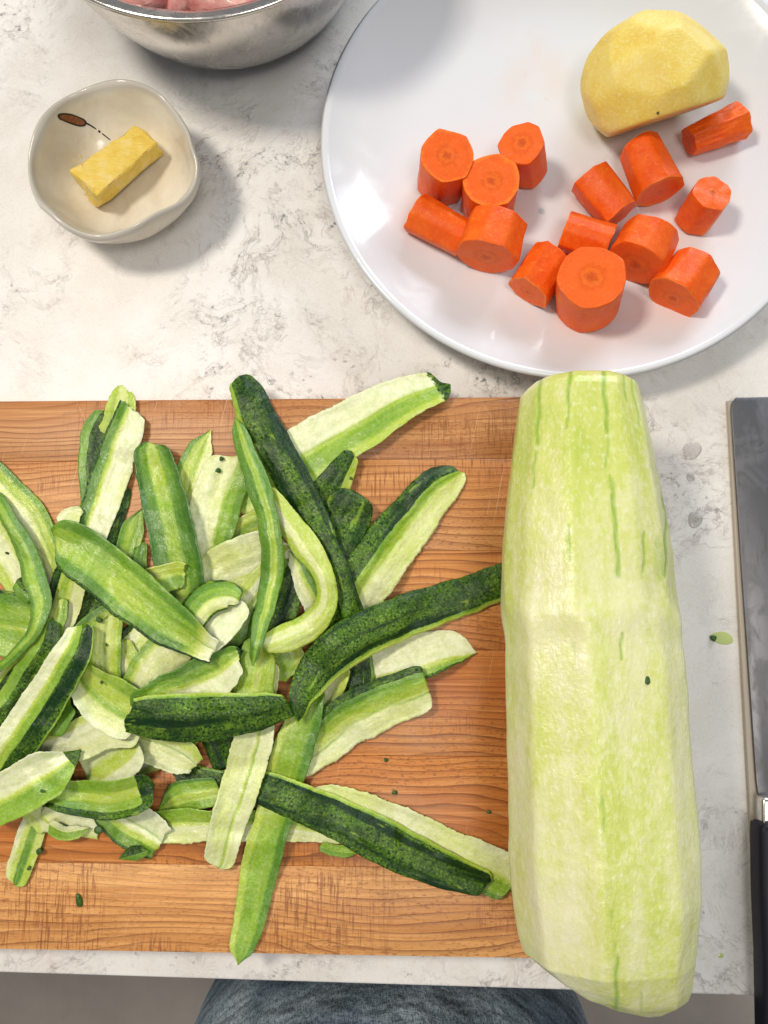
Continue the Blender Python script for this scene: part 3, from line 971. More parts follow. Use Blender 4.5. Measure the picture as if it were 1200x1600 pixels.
sA, sB = fshape(FA, fd1), fshape(FB, fd2)
V = []; Z = []
# green grooves: (x at start, y0, x at end, y1, half width px, strength)
GR = [(845, 580, 838, 700, 2.6, 1), (838, 700, 830, 770, 1.6, .8), (890, 580, 888, 640, 3.0, 1), (888, 640, 884, 676, 2.2, .9), (942, 580, 950, 680, 3.4, 1), (950, 680, 947, 735, 1.8, .6),
      (953, 745, 957, 770, 5, .7), (957, 765, 968, 905, 3.4, 1), (972, 580, 981, 630, 1.8, .8), (981, 630, 986, 650, 1.2, .5), (984, 580, 1000, 665, 1.6, .7), (996, 580, 1024, 700, 1.8, 1), (1024, 700, 1040, 800, 2.2, 1), (1040, 800, 1041, 905, 2.0, .9),
      (888, 822, 889, 875, 3.0, .8), (1007, 830, 1005, 900, 2.0, .9), (971, 990, 971, 1028, 2.4, .9), (896, 1000, 898, 1025, 2.6, .5), (1011, 975, 1013, 1000, 2, .4),
      (942, 1245, 945, 1300, 2.0, .7), (950, 1380, 964, 1500, 1.4, .6), (964, 1500, 962, 1585, 3.2, .95), (1001, 1550, 1003, 1580, 2.2, .5), (1030, 840, 1033, 905, 7, .35), (813, 1095, 816, 1130, 5, .15)]
from mathutils import noise as mn
for i, y in enumerate(ys):
    half = (rx[i] - lx[i]) / 2
    cxp = (rx[i] + lx[i]) / 2 - 5.5
    zc = BOARD_T + 0.043
    for it in range(3):
        m = mpp(cxp, y, zc)
        R = half * m
        zc = BOARD_T + 0.0435
    # the ray tangent to a round body makes its outline a little wider than its radius
    c = un(cxp, y, zc)
    c.y = un(cxp, y, zc + R * 0.80).y
    R *= 0.985
    R *= 1 - 0.011 * math.exp(-((y - 1004) / 26.0) ** 2) + 0.006 * math.exp(-((y - 955) / 22.0) ** 2)
    t = (y - 582) / (1588 - 582)
    bl_ = 1 / (1 + math.exp(-(y - 955) / 9.0))
    s_ = sA * (1 - bl_) + sB * bl_
    for kk in range(nth):
        wob = 1 + 0.016 * mn.noise(Vector((math.cos(th[kk]) * 1.6, math.sin(th[kk]) * 1.6, t * 7))) + 0.007 * mn.noise(Vector((math.cos(th[kk]) * 6, math.sin(th[kk]) * 6, t * 24)))
        bul = 1 + 0.035 * math.exp(-((y - 955) / 30.0) ** 2) * (0.5 + 1.3 * mn.noise(Vector((math.cos(th[kk]) * 2, math.sin(th[kk]) * 2, 5))))
        r = R * s_[kk] * wob * bul
        V.append((c.x + r * math.cos(th[kk]), c.y, c.z + r * math.sin(th[kk]) * 0.98))
V = np.array(V).reshape(len(ys), nth, 3)
# make sure it rests on the board
# vertex colours of the grooves, by where they stand on the upper side
Zc = np.zeros((len(ys), nth, 3))
Minv = M.T
W = V - np.array([0, 0, H])
Cm = W @ M                       # world -> camera
PX = 600 + F * Cm[..., 0] / -Cm[..., 2]; PY = 800 - F * Cm[..., 1] / -Cm[..., 2]
upm = (V[..., 2] > BOARD_T + 0.038)
for (x0, y0, x1, y1, hw, st) in GR:
    tt = np.clip((PY - y0) / (y1 - y0), 0, 1)
    xx = x0 + (x1 - x0) * tt + 1.2 * np.sin(PY * 0.11)
    inside = (PY >= y0 - 4) & (PY <= y1 + 4)
    taper = np.clip(np.minimum(PY - y0 + 4, y1 + 4 - PY) / 12 + (0.6 if y0 <= 580 else 0.0) * (PY < y0 + 20), 0, 1)
    g = np.clip(1.5 - np.abs(PX - xx) / (hw * np.maximum(taper, 0.3)), 0, 1) * inside * upm * st
    Zc[..., 0] = np.maximum(Zc[..., 0], g)
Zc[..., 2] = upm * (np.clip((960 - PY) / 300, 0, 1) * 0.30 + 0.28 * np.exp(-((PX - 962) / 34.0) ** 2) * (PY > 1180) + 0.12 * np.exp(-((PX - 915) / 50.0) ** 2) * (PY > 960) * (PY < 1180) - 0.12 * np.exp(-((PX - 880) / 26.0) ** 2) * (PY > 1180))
Zc[..., 1] = ((PX < 822 + 0 * PY) & (PY > 1478) & (PX < 808 + (PY - 1478) * 0.30)) * 0.8
# press the grooves in
cen = V.mean(1, keepdims=True)
V = V - (V - cen) * (Zc[..., 0:1] * 0.010)
Vf = V.reshape(-1, 3)
Fc = []
for i in range(len(ys) - 1):
    for kk in range(nth):
        k2 = (kk + 1) % nth
        Fc.append((i * nth + kk, (i + 1) * nth + kk, (i + 1) * nth + k2, i * nth + k2))
# end caps
Vl = Vf.tolist(); Zl = Zc.reshape(-1, 3).tolist()
for e, row in ((0, 0), (1, len(ys) - 1)):
    c = V[row].mean(0); Vl.append(c.tolist()); Zl.append([0, 0, 0])
    ci = len(Vl) - 1
    for kk in range(nth):
        a, b = row * nth + kk, row * nth + (kk + 1) % nth
        Fc.append((ci, a, b) if e == 0 else (ci, b, a))
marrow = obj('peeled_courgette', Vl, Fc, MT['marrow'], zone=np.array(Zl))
MBVH = BVHTree.FromPolygons([tuple(v) for v in Vl], Fc)
tag(marrow, 'huge peeled pale green courgette lying across the right end of the board', 'courgette')


# ------------------------------------------------------------------ peelings
CODE = {'K': (1.0, 0.2), 'D': (0.0, 0.05), 'M': (0.0, 0.22), 'G': (0.0, 0.40), 'L': (0.0, 0.50), 'Y': (0.0, 0.62), 'W': (0.0, 0.88), 'T': (0.0, 1.05)}
CELL = 4.0
HX0, HY0 = -200, 480
HF = np.zeros((int(1150 / CELL), int(1100 / CELL)))     # heap height above the board, metres
yy_ = HY0 + np.arange(HF.shape[0]) * CELL
HF[(yy_ < 618) | (yy_ > 1494)] = -BOARD_T
THICK = 0.0007


def hf_get(x, y):
    i = np.clip(((y - HY0) / CELL).astype(int), 1, HF.shape[0] - 2); j = np.clip(((x - HX0) / CELL).astype(int), 1, HF.shape[1] - 2)
    return np.maximum.reduce([HF[i, j], HF[i + 1, j], HF[i - 1, j], HF[i, j + 1], HF[i, j - 1]])


PCOUNT = [0]


def peel(label, prof, pts, e0='r', e1='r', arch=0.0014, k0=0.0, k1=0.0, lines=(), slope=0.28, lift=0.0, thick=THICK, rough=1.0, edge_dark=0.0, fold=None, zofs=None, pale1=0.0, bite=()):
    """prof 'K.4 G.55 W1': zones across the strip from its left edge, seen along its run; pts (px, py, width px)"""
    PCOUNT[0] += 1
    sd = PCOUNT[0] * 3.17
    P = np.asarray(pts, float)
    length = np.hypot(*np.diff(P[:, :2], axis=0).T).sum()
    nv = int(max(16, length / 3.2)); nu = 23
    R = catmull(P, nv)
    tan = np.gradient(R[:, :2], axis=0); tan /= np.linalg.norm(tan, axis=1)[:, None] + 1e-9
    left = np.stack([tan[:, 1], -tan[:, 0]], 1)
    s = np.r_[0, np.cumsum(np.hypot(*np.diff(R[:, :2], axis=0).T))]
    L = s[-1]
    w = R[:, 2] * 1.07
    for end, mode in ((0, e0), (1, e1)):
        dd_ = s if end == 0 else L - s
        w0 = R[0, 2] if end == 0 else R[-1, 2]
        if mode == 'r':
            q = np.clip(dd_ / (w0 * 0.30 + 1e-6), 0, 1)
            w *= np.clip(1 - (1 - q) ** 2.4, 0.03, 1) ** 0.5 * 0.9 + 0.1
        elif mode == 'p':
            q = np.clip(dd_ / (w0 * 1.4 + 1e-6), 0, 1)
            w *= np.clip(q, 0.04, 1) ** 0.7
    fuzzL = 1.0 if prof[0] in 'WT' else 0.15; fuzzR = 1.0 if prof.split()[-1][0] in 'WT' else 0.15
    U = np.linspace(0, 1, nu)
    X = np.zeros((nv, nu)); Y = np.zeros((nv, nu))
    for i in range(nv):
        jl = (mn.noise(Vector((s[i] * 0.022, sd, 5))) * 3.5 + mn.noise(Vector((s[i] * 0.06, sd, 0))) * 0.9 + mn.noise(Vector((s[i] * 0.30, sd, 3))) * 0.9) * rough
        jr = (mn.noise(Vector((s[i] * 0.022, sd, 15))) * 3.5 + mn.noise(Vector((s[i] * 0.06, sd, 9))) * 0.9 + mn.noise(Vector((s[i] * 0.30, sd, 13))) * 0.9) * rough
        jl += fuzzL * (1.3 * mn.noise(Vector((s[i] * 0.62, sd, 63))) + 0.7 * mn.noise(Vector((s[i] * 0.11, sd, 67))))
        jr += fuzzR * (1.3 * mn.noise(Vector((s[i] * 0.62, sd, 73))) + 0.7 * mn.noise(Vector((s[i] * 0.11, sd, 77))))
        hl = w[i] / 2 + jl * min(1, w[i] / 20); hr = w[i] / 2 + jr * min(1, w[i] / 20)
        for j, u in enumerate(U):
            o = hl * (1 - u) - hr * u
            o = hl + (-hl - hr) * u
            X[i, j] = R[i, 0] + left[i, 0] * o; Y[i, j] = R[i, 1] + left[i, 1] * o
    prs = random.Random(int(sd * 100))
    for end, mode in ((0, e0), (1, e1)):
        skew = prs.uniform(-0.45, 0.45)
        if mode in 'rj':
            dd_ = s if end == 0 else L - s
            f = np.clip(1 - dd_ / (0.5 * L + 1), 0, 1) ** 2
            for j, u in enumerate(U):
                am = skew * (u - 0.5) * (R[0, 2] if end == 0 else R[-1, 2])
                X[:, j] += tan[:, 0] * am * f; Y[:, j] += tan[:, 1] * am * f
        if mode == 'j':
            dd_ = s if end == 0 else L - s
            f = np.clip(1 - dd_ / 26.0, 0, 1)
            for j, u in enumerate(U):
                am = 7 * mn.noise(Vector((u * 2.2, sd, 21 + end))) + 3.5 * mn.noise(Vector((u * 8, sd, 31 + end)))
                sg = -1 if end == 0 else 1
                X[:, j] += sg * tan[:, 0] * am * f; Y[:, j] += sg * tan[:, 1] * am * f
    h = hf_get(X, Y) + 0.0011
    mp_ = 0.00031
    dv = L / (nv - 1) * mp_; du = np.maximum(w[:, None], 6) / (nu - 1) * mp_
    kn = sum(CODE[t_[0]][0] * (float(t_[1:]) - (float(prof.split()[i_ - 1][1:]) if i_ else 0)) for i_, t_ in enumerate(prof.split()))
    arch = arch * (0.55 if kn > 0.5 else (-0.60 if arch < 0.0055 else 0.40))
    z = h.copy()
    for _ in range(2):
        for i in range(1, nv): z[i] = np.maximum(z[i], z[i - 1] - slope * dv)
        for i in range(nv - 2, -1, -1): z[i] = np.maximum(z[i], z[i + 1] - slope * dv)
        for j in range(1, nu): z[:, j] = np.maximum(z[:, j], z[:, j - 1] - 0.22 * du[:, 0])
        for j in range(nu - 2, -1, -1): z[:, j] = np.maximum(z[:, j], z[:, j + 1] - 0.22 * du[:, 0])
    for _ in range(6):
        zp = np.pad(z, 1, mode='edge')
        z = (zp[:-2, 1:-1] + zp[2:, 1:-1] + zp[1:-1, :-2] + zp[1:-1, 2:] + 2 * z) / 6
    zb_ = z.copy()
    uu = (2 * U - 1)
    wrel = np.clip(w / 50, 0.15, 1.3)[:, None]
    z = z + arch * (1 - uu[None, :] ** 2) * wrel + (0 if arch > 0 else -arch * wrel)
    if fold:
        u0, hgt = fold
        z = z + 0.6 * hgt * np.where(U < u0, U / u0, (1 - U) / (1 - u0))[None, :] * wrel
    rl = prs.uniform(-0.0022, 0.0022); rl2 = prs.uniform(-0.0016, 0.0016)
    vn = np.linspace(0, 1, nv)[:, None]
    roll = rl + rl2 * np.sin(vn * 5 + sd)
    z = z + lift + np.where(roll > 0, roll * U[None, :] ** 1.5, -roll * (1 - U[None, :]) ** 1.5) * wrel
    if zofs is not None:
        z = z + np.interp(np.linspace(0, 1, nv), np.linspace(0, 1, len(zofs)), zofs)[:, None]
    wob = np.array([[mn.noise(Vector((s[i] * 0.02, u * 1.4, sd))) for u in U] for i in range(nv)])
    rib = np.array([[mn.noise(Vector((s[i] * 0.006, u * 7.0, sd + 5))) * 0.7 + mn.noise(Vector((s[i] * 0.05, u * 3.0, sd + 8))) * 0.6 + mn.noise(Vector((s[i] * 0.16, u * 6.0, sd + 9))) * 0.3 for u in U] for i in range(nv)])
    z = z + np.maximum(wob * 0.0012, -0.0004) + rib * 0.00055 * wrel
    for lu in lines:
        z = z - 0.00035 * np.exp(-((U[None, :] - lu - 0.02 * np.sin(s[:, None] * 0.03)) / 0.045) ** 2) * wrel
    # store in the heap map
    ii = np.clip(((Y - HY0) / CELL).astype(int), 0, HF.shape[0] - 1); jj = np.clip(((X - HX0) / CELL).astype(int), 0, HF.shape[1] - 1)
    np.maximum.at(HF, (ii, jj), z)
    # mesh: top sheet + under sheet, thin at the rims
    taper = 1 - np.abs(uu) ** 4 * 0.55
    top = np.zeros((nv, nu, 3)); bot = np.zeros((nv, nu, 3))
    for i in range(nv):
        for j in range(nu):
            zz = BOARD_T + max(z[i, j], h[i, j] - 0.002 if h[i, j] > -0.01 else -1)
            p = un(X[i, j], Y[i, j], zz)
            top[i, j] = p
            bot[i, j] = (p.x, p.y, p.z - thick * taper[j])
    # zones
    st = []
    u_prev = 0.0
    for tok in prof.split():
        c_, e_ = tok[0], float(tok[1:])
        st.append((u_prev, e_, CODE[c_])); u_prev = e_
    xs, sk, pl = [], [], []
    for (a, b, (k_, p_)) in st:
        m_ = min(0.035, (b - a) * 0.3)
        xs += [a + m_, b - m_]; sk += [k_, k_]; pl += [p_, p_]
    skin = np.interp(U, xs, sk)[None, :].repeat(nv, 0); pale = np.interp(U, xs, pl)[None, :].repeat(nv, 0)
    vv = np.linspace(0, 1, nv)
    if k0: skin = np.maximum(skin, np.clip((k0 - vv) * 14 + 0.5, 0, 1)[:, None] * np.ones(nu))
    if k1: skin = np.maximum(skin, np.clip((vv - (1 - k1)) * 14 + 0.5, 0, 1)[:, None] * np.ones(nu))
    if pale1: pale = np.maximum(pale, np.clip((vv - (1 - pale1)) * 6, 0, 1)[:, None] * 0.95)
    pale = pale + np.array([[mn.noise(Vector((s[i] * 0.012, u * 1.6, sd + 40))) for u in U] for i in range(nv)]) * 0.16
    if edge_dark:
        pale = pale - edge_dark * np.abs(uu)[None, :] ** 3
    line = np.zeros((nv, nu))
    for lu in lines:
        line = np.maximum(line, np.clip(1 - np.abs(U[None, :] - lu - 0.02 * np.sin(s[:, None] * 0.03)) / 0.034, 0, 1))
    ztop = np.stack([skin, np.clip(pale, 0, 1), line], -1)
    under = np.where(skin.mean() > 0.5, 0.0, 1.0)
    zbot = np.stack([np.full_like(skin, under), np.full_like(skin, 0.55), 0 * skin], -1)
    V = np.concatenate([top.reshape(-1, 3), bot.reshape(-1, 3)])
    Zn = np.concatenate([ztop.reshape(-1, 3), zbot.reshape(-1, 3)])
    uv1 = np.stack([(U[None, :] - 0.5) * np.maximum(w[:, None], 8) * mp_, s[:, None].repeat(nu, 1) * mp_], -1).reshape(-1, 2)
    uv = np.concatenate([uv1, uv1 + 0.31])
    Fc = []
    o_ = nv * nu
    for i in range(nv - 1):
        for j in range(nu - 1):
            a, b, c_, d_ = i * nu + j, i * nu + j + 1, (i + 1) * nu + j + 1, (i + 1) * nu + j
            Fc.append((a, d_, c_, b)); Fc.append((o_ + a, o_ + b, o_ + c_, o_ + d_))
    per = [(0, j) for j in range(nu)] + [(i, nu - 1) for i in range(1, nv)] + [(nv - 1, j) for j in range(nu - 2, -1, -1)] + [(i, 0) for i in range(nv - 2, 0, -1)]
    pi_ = [i * nu + j for i, j in per]
    for a, b in zip(pi_, pi_[1:] + pi_[:1]):
        Fc.append((a, b, o_ + b, o_ + a))
    o = obj('courgette_peel', V, Fc, MT['peel'], zone=Zn, uv=uv)
    tag(o, label, 'vegetable peel', 'courgette peelings heaped on the board')
    return o


# bottom layer first; every strip is laid on what already lies below it
SK = 'G.05 K1'
peel('broad pale peel coming in from the left edge below the board top', 'M.12 Y.3 W.75 Y1', [(-45, 730, 60), (0, 775, 76), (35, 825, 84), (60, 880, 80), (78, 940, 60)], lines=(.25,))
peel('narrow yellowish peel under the broad pale one at the left edge', 'Y.3 W.7 Y1', [(-30, 815, 60), (5, 860, 62), (30, 905, 55), (50, 960, 40)], e1='j')
peel('skin strip running down from the pale frayed tip over the board edge', 'G.16 K.78 M1', [(176, 640, 46), (160, 680, 62), (150, 730, 52), (152, 790, 46), (150, 850, 42)], e1='j')
peel('frayed white-green peel tip sticking up past the top board edge', 'Y.3 W.7 Y1', [(190, 606, 24), (190, 625, 48), (184, 655, 52), (170, 690, 40)], e0='j', rough=2.2)
peel('dark skin sliver showing along the lower right of the tall white peel', 'K1', [(194, 760, 20), (184, 800, 26), (170, 850, 26), (160, 890, 20)])
peel('tall peel with white right half leaning up to the top board edge', 'T.58 Y.70 M.95 K1', [(207, 640, 44), (190, 690, 54), (170, 750, 56), (146, 815, 54), (124, 880, 50)], e0='j', edge_dark=.1)
peel('dark skin strip hidden under the middle of the heap, left', 'K1', [(150, 900, 50), (130, 990, 56), (110, 1080, 60), (90, 1160, 60)])
peel('dark skin strip deep in the heap centre', 'K1', [(255, 940, 60), (235, 1010, 60), (250, 1080, 60), (300, 1170, 60)])
peel('dark skin strip deep behind the centre loop', 'K1', [(420, 930, 60), (395, 1000, 70), (380, 1080, 70), (400, 1160, 60)])
peel('dark skin patch showing between the peels right of centre', 'K1', [(360, 1060, 60), (340, 1130, 60), (370, 1200, 60)])
peel('short green peel with a dark rim left of the upright glossy peel', 'G.75 M1', [(222, 795, 22), (205, 835, 34), (192, 875, 30), (186, 900, 22)], e0='p')
peel('grey-green underside strip beside the upright glossy peel', 'M.9 K1', [(220, 850, 20), (216, 890, 26), (210, 925, 26)])
peel('small green-lined peel pointing up right of the glossy upright peel', 'W.32 Y.8 M1', [(329, 672, 20), (312, 706, 40), (296, 745, 48), (280, 800, 48), (272, 860, 44)], lines=(.40,), e0='p')
peel('longest pale peel reaching from the heap past the top board edge', 'Y.16 G.46 Y.52 T1', [(345, 788, 62), (400, 752, 72), (460, 716, 84), (530, 678, 84), (600, 640, 72), (655, 612, 56), (694, 598, 44)][::-1], lines=(.50,), k0=.035, e0='r', rough=1.2)
peel('light green peel end left of the long curved ribbon', 'Y.4 G.6 Y1', [(352, 850, 40), (385, 826, 42), (425, 812, 42)])
peel('broad pale peel leaning left of the long curved ribbon', 'M.16 G.36 W1', [(368, 712, 60), (350, 750, 74), (334, 800, 76), (318, 860, 66), (305, 915, 44)], lines=(.36,), e0='r')
peel('wide pale flap below the light green peel end', 'W.8 Y1', [(302, 935, 30), (345, 892, 66), (400, 868, 70), (450, 850, 60)])
peel('green and white curved peel running down left under the ribbon', 'M.22 G.45 Y.58 T.75 Y1', [(468, 858, 40), (430, 900, 56), (392, 945, 64), (345, 990, 62), (310, 1020, 50)], lines=(.5,))
peel('dark skin piece showing inside the pale loop', 'K.7 M1', [(462, 880, 46), (440, 930, 60), (420, 985, 60), (405, 1030, 50)])
peel('narrow flesh peel inside the pale loop', 'M.3 Y.5 W1', [(452, 862, 14), (470, 900, 28), (488, 940, 32), (500, 985, 28)], e0='p')
peel('short dark peel with a flesh side, upper one beside the long skin strip', 'Y.3 K1', [(552, 708, 26), (531, 742, 44), (512, 780, 56), (498, 830, 52), (490, 870, 40)], e0='r')
peel('dark skin edge poking out below the rounded skin stub', 'K1', [(566, 815, 20), (560, 850, 38), (540, 890, 36)])
peel('green wedge tip under the rounded skin stub', 'W.35 Y.6 M1', [(548, 845, 12), (530, 880, 30), (518, 925, 34)], e0='p')
peel('rounded stub of dark skin in the right of the heap', 'K1', [(556, 768, 58), (540, 806, 76), (522, 850, 66), (514, 875, 50)], arch=.004)
peel('wide peel right of centre, dark skin on its left and white flesh right', 'W.42 Y.52 G.66 K1', [(722, 738, 26), (690, 758, 58), (648, 802, 72), (606, 858, 80), (568, 915, 78), (545, 960, 60)], fold=(.62, .004), lines=(.48,), rough=1.4)
peel('pale flesh peel pointing right under the sweeping skin strip', 'T.7 Y.8 G.94 K1', [(550, 1052, 66), (600, 1038, 70), (650, 1026, 70), (700, 1014, 56), (745, 1020, 14)], e1='p', lines=(.9,))
peel('curled dark skin piece under the sweeping skin strip', 'M.08 K1', [(545, 1000, 40), (556, 1040, 50), (552, 1078, 48), (520, 1100, 36)], e1='p')
peel('yellow-green flesh patch beside the curled dark skin piece', 'Y.3 W.8 G1', [(528, 1030, 40), (515, 1070, 48), (495, 1110, 40)])
peel('notched flesh peel with a grey skin edge pointing right', 'K.16 M.26 G.42 Y.58 W1', [(452, 1205, 50), (500, 1162, 66), (548, 1124, 76), (600, 1098, 74), (650, 1080, 70), (668, 1074, 60)], e1='j', lines=(.62,), fold=(.2, .002), rough=1.2)
peel('green peel at the left edge with a dark upper rim', 'K.05 M.2 G.5 Y.56 G1', [(-60, 970, 90), (-10, 972, 96), (30, 978, 96), (66, 985, 80)], lines=(.5,))
peel('small dark skin corner at the left above the green peel', 'K.6 M1', [(25, 908, 22), (40, 922, 30), (56, 935, 26)])
peel('thin dark-edged strip left of the diagonal green peel', 'Y.6 K1', [(108, 870, 20), (92, 920, 26), (76, 965, 26), (50, 1010, 22)])
peel('thin pale strip with a dark spot left of the diagonal green peel', 'W.5 Y.7 G1', [(120, 890, 30), (112, 930, 34), (100, 975, 32), (92, 1020, 24)])
peel('short green strip next to the pointed skin tip', 'G.5 Y1', [(100, 935, 12), (94, 965, 18), (88, 1000, 16)])
peel('green peel with a dark crumb tucked under the diagonal green peel', 'G.4 Y.8 M1', [(180, 962, 46), (148, 985, 50), (118, 1015, 46), (96, 1050, 40)])
peel('jagged yellow-green peel in the heap middle', 'K.12 Y.5 W.8 K1', [(255, 960, 46), (228, 985, 52), (205, 1010, 50), (186, 1030, 40)], e1='j', rough=2)
peel('pale triangular peel next to the upright pale green one', 'Y.5 W1', [(190, 1000, 26), (202, 1040, 40), (216, 1090, 46)])
peel('upright pale green peel with a central line in the heap middle', 'G.12 Y.88 G1', [(170, 962, 44), (163, 1010, 50), (166, 1070, 46)], lines=(.5,))
peel('pale flesh peel with a green left edge in the heap middle', 'W.72 Y.82 G1', [(300, 1000, 40), (262, 1018, 58), (232, 1045, 56), (212, 1085, 46)])
peel('long dark skin strip running from the lower centre to the right', 'M.07 K1', [(262, 1196, 30), (310, 1222, 48), (360, 1234, 52), (420, 1246, 54), (480, 1266, 50)], e0='p')
peel('green flesh peel in the gap beside the pale vertical peel', 'D.1 G.4 Y.7 G1', [(246, 1268, 26), (275, 1248, 46), (310, 1240, 46), (345, 1236, 40)], e0='p', lines=(.6,))
peel('long thin pale peel with a green upper edge along the bottom', 'G.36 Y.5 W1', [(218, 1294, 46), (280, 1291, 50), (340, 1290, 46), (400, 1290, 44), (460, 1296, 36), (520, 1306, 22), (568, 1314, 8)], lines=(.36,), e1='p')
peel('long green peel hanging down past the front board edge', 'M.22 G.8 Y1', [(490, 1075, 34), (474, 1125, 50), (456, 1180, 60), (440, 1230, 54), (424, 1290, 54), (408, 1350, 55), (394, 1420, 48), (380, 1475, 38), (372, 1508, 14)], e1='p', edge_dark=.05, lines=(.3,))
peel('white and green peel lying against the lower courgette', 'W.5 Y.6 G.9 M1', [(470, 1238, 30), (530, 1256, 52), (590, 1278, 60), (650, 1306, 64), (710, 1336, 66), (770, 1364, 70), (812, 1384, 66)], e0='p', rough=1.5)
peel('small green corner peeking under the long mottled strip', 'G.6 M1', [(500, 1322, 14), (530, 1330, 20), (560, 1332, 12)], e1='p')
peel('long mottled skin strip ending in a rounded tip lower right', 'Y.05 G.09 K1', [(398, 1224, 44), (450, 1246, 56), (510, 1272, 60), (570, 1300, 66), (630, 1330, 66), (690, 1358, 58), (735, 1374, 46), (764, 1380, 34)], e0='j', arch=.003)
peel('small pale peel with a green stripe at the lower left of the board', 'Y.3 M.6 Y.8 W1', [(60, 1272, 36), (46, 1310, 40), (32, 1350, 38), (22, 1382, 32)], lines=(.5,))
peel('crumpled white peel bit above the lower left striped peel', 'W.6 Y1', [(40, 1262, 26), (64, 1280, 32), (70, 1300, 22)], e1='j')
peel('pale crumpled peel under the wide green-edged peel, lower left', 'T.6 W.9 Y1', [(70, 1260, 36), (110, 1280, 44), (160, 1292, 38)], e1='j')
peel('pale shard right of the crumpled peel at the bottom', 'W.4 G1', [(76, 1290, 26), (100, 1302, 26), (140, 1294, 14)], e1='p')
peel('wide flap with green left side and a dark skin tip pointing down', 'T.55 Y.7 M.94 K1', [(160, 1262, 50), (195, 1284, 66), (228, 1304, 66), (252, 1318, 52)][::1], e1='j', lines=(.4,))
peel('small dark skin tip under the wide flap', 'M.4 K1', [(228, 1328, 16), (205, 1334, 22), (186, 1342, 18)], e1='p')
peel('green lump of peel under the pale loop', 'Y.3 G1', [(428, 1010, 44), (446, 1030, 54), (452, 1060, 44)], arch=.004)
peel('pale vertical peel with a rounded lower end', 'W.35 Y.42 W1', [(412, 1040, 48), (402, 1100, 54), (394, 1160, 58), (378, 1220, 56), (362, 1270, 54), (348, 1320, 48), (340, 1356, 42)], lines=(.38,), arch=.002)
peel('upright folded green peel with a pale crease in the heap centre', 'G.35 Y.5 G1', [(404, 1000, 36), (400, 1040, 56), (392, 1090, 64), (384, 1130, 60)], lines=(), fold=(.5, .005), e0='r')
peel('pale fold of peel right of the white crumpled ones', 'Y.4 W.7 T1', [(316, 1150, 18), (285, 1165, 34), (245, 1185, 36), (212, 1208, 16)], e0='p')
peel('white-green crumpled peel below the horizontal skin strip', 'Y.3 W.8 T1', [(205, 1150, 44), (245, 1166, 60), (285, 1184, 52), (306, 1196, 30)], e1='j', lines=(.4,), arch=.004)
peel('light flap folded down in the lower left of the heap', 'T.3 Y.6 W1', [(215, 1158, 50), (190, 1178, 70), (160, 1200, 72), (135, 1222, 60)], arch=.003, lines=(.6,))
peel('white crumpled band left of the horizontal skin strip', 'W.4 T.8 Y1', [(215, 1146, 38), (170, 1140, 56), (120, 1158, 60), (70, 1180, 56), (30, 1200, 44)], rough=1.8, arch=.003)
peel('green flesh peel at the left between the two long skin strips', 'M.5 G1', [(110, 1095, 30), (92, 1120, 40), (78, 1150, 30)])
peel('bright yellow-green flap joined to the horizontal skin strip', 'G.2 Y.5 G.6 W.85 T1', [(122, 1050, 40), (150, 1082, 72), (190, 1112, 82), (228, 1128, 66)], arch=.004, lines=(.6,), e0='j')
peel('broad flesh peel with a dark rim just above the horizontal skin strip', 'T.45 Y.58 G.8 M1', [(376, 1024, 40), (346, 1048, 64), (300, 1068, 62), (255, 1086, 54), (214, 1104, 40)], e0='r', k0=.02, rough=1.8, arch=.003)
peel('slim peel at the far left with dark skin on the lower side', 'W.4 Y.6 K1', [(52, 1000, 14), (28, 1028, 26), (0, 1060, 32), (-28, 1092, 34)][::-1], e1='p')
peel('pointed skin-topped peel, middle one of three at the left', 'G.36 K1', [(82, 968, 24), (72, 1004, 40), (48, 1048, 44), (18, 1094, 46), (-18, 1146, 48)][::-1], e1='r', fold=(.4, .003))
peel('large skin-edged peel slanting to the left edge with a white flesh band', 'T.30 Y.38 G.56 K.97 G1', [(128, 976, 34), (114, 1018, 54), (86, 1066, 60), (52, 1120, 64), (14, 1176, 66), (-28, 1236, 68)][::-1], e1='r', fold=(.55, .004), arch=.002)
peel('short wide green peel with a dark skin crescent end, lower left', 'G.3 Y.6 G.8 K1', [(66, 1238, 36), (110, 1246, 50), (160, 1250, 58), (205, 1245, 58), (240, 1232, 44)], e1='r', k1=.13, lines=(.3, .6), arch=.005)
peel('pale peel slanting up from the left edge with a dark skin tip', 'T.5 Y.6 G1', [(-30, 1262, 66), (10, 1245, 74), (52, 1222, 76), (95, 1196, 66), (126, 1172, 44)], k1=.13, e1='p', arch=.004)
peel('upright glossy green peel with rounded top left of centre', 'D.15 M.34 L.5 L.66 M.86 D1', [(236, 692, 50), (247, 745, 62), (262, 810, 68), (276, 870, 70), (286, 925, 66), (290, 950, 60)], edge_dark=.1, arch=.004)
peel('green peel end crossing over the glossy upright one', 'Y.5 G1', [(208, 920, 36), (240, 908, 42), (275, 898, 40), (290, 900, 34)], e1='j')
peel('translucent whitish peel piece behind the arched one', 'G.12 T1', [(296, 1022, 34), (325, 996, 50), (352, 968, 50), (380, 940, 36)])
peel('arched green peel with a dark rim in the heap centre', 'K.07 M.25 G.55 W.95 K1', [(292, 985, 36), (305, 955, 46), (330, 934, 48), (358, 930, 40), (374, 940, 20)], arch=.006)
peel('small white curl at the head of the diagonal green peel', 'W1', [(92, 822, 20), (108, 808, 28), (128, 804, 22)], arch=.003)
peel('big diagonal green peel lying across the left of the heap', 'M.2 G.4 L.75 M.95 K1', [(84, 840, 58), (122, 862, 76), (170, 900, 80), (220, 940, 78), (265, 975, 68), (300, 1000, 52), (334, 1018, 34)], e0='r', e1='j', pale1=.2, arch=.003, lines=(.4,))
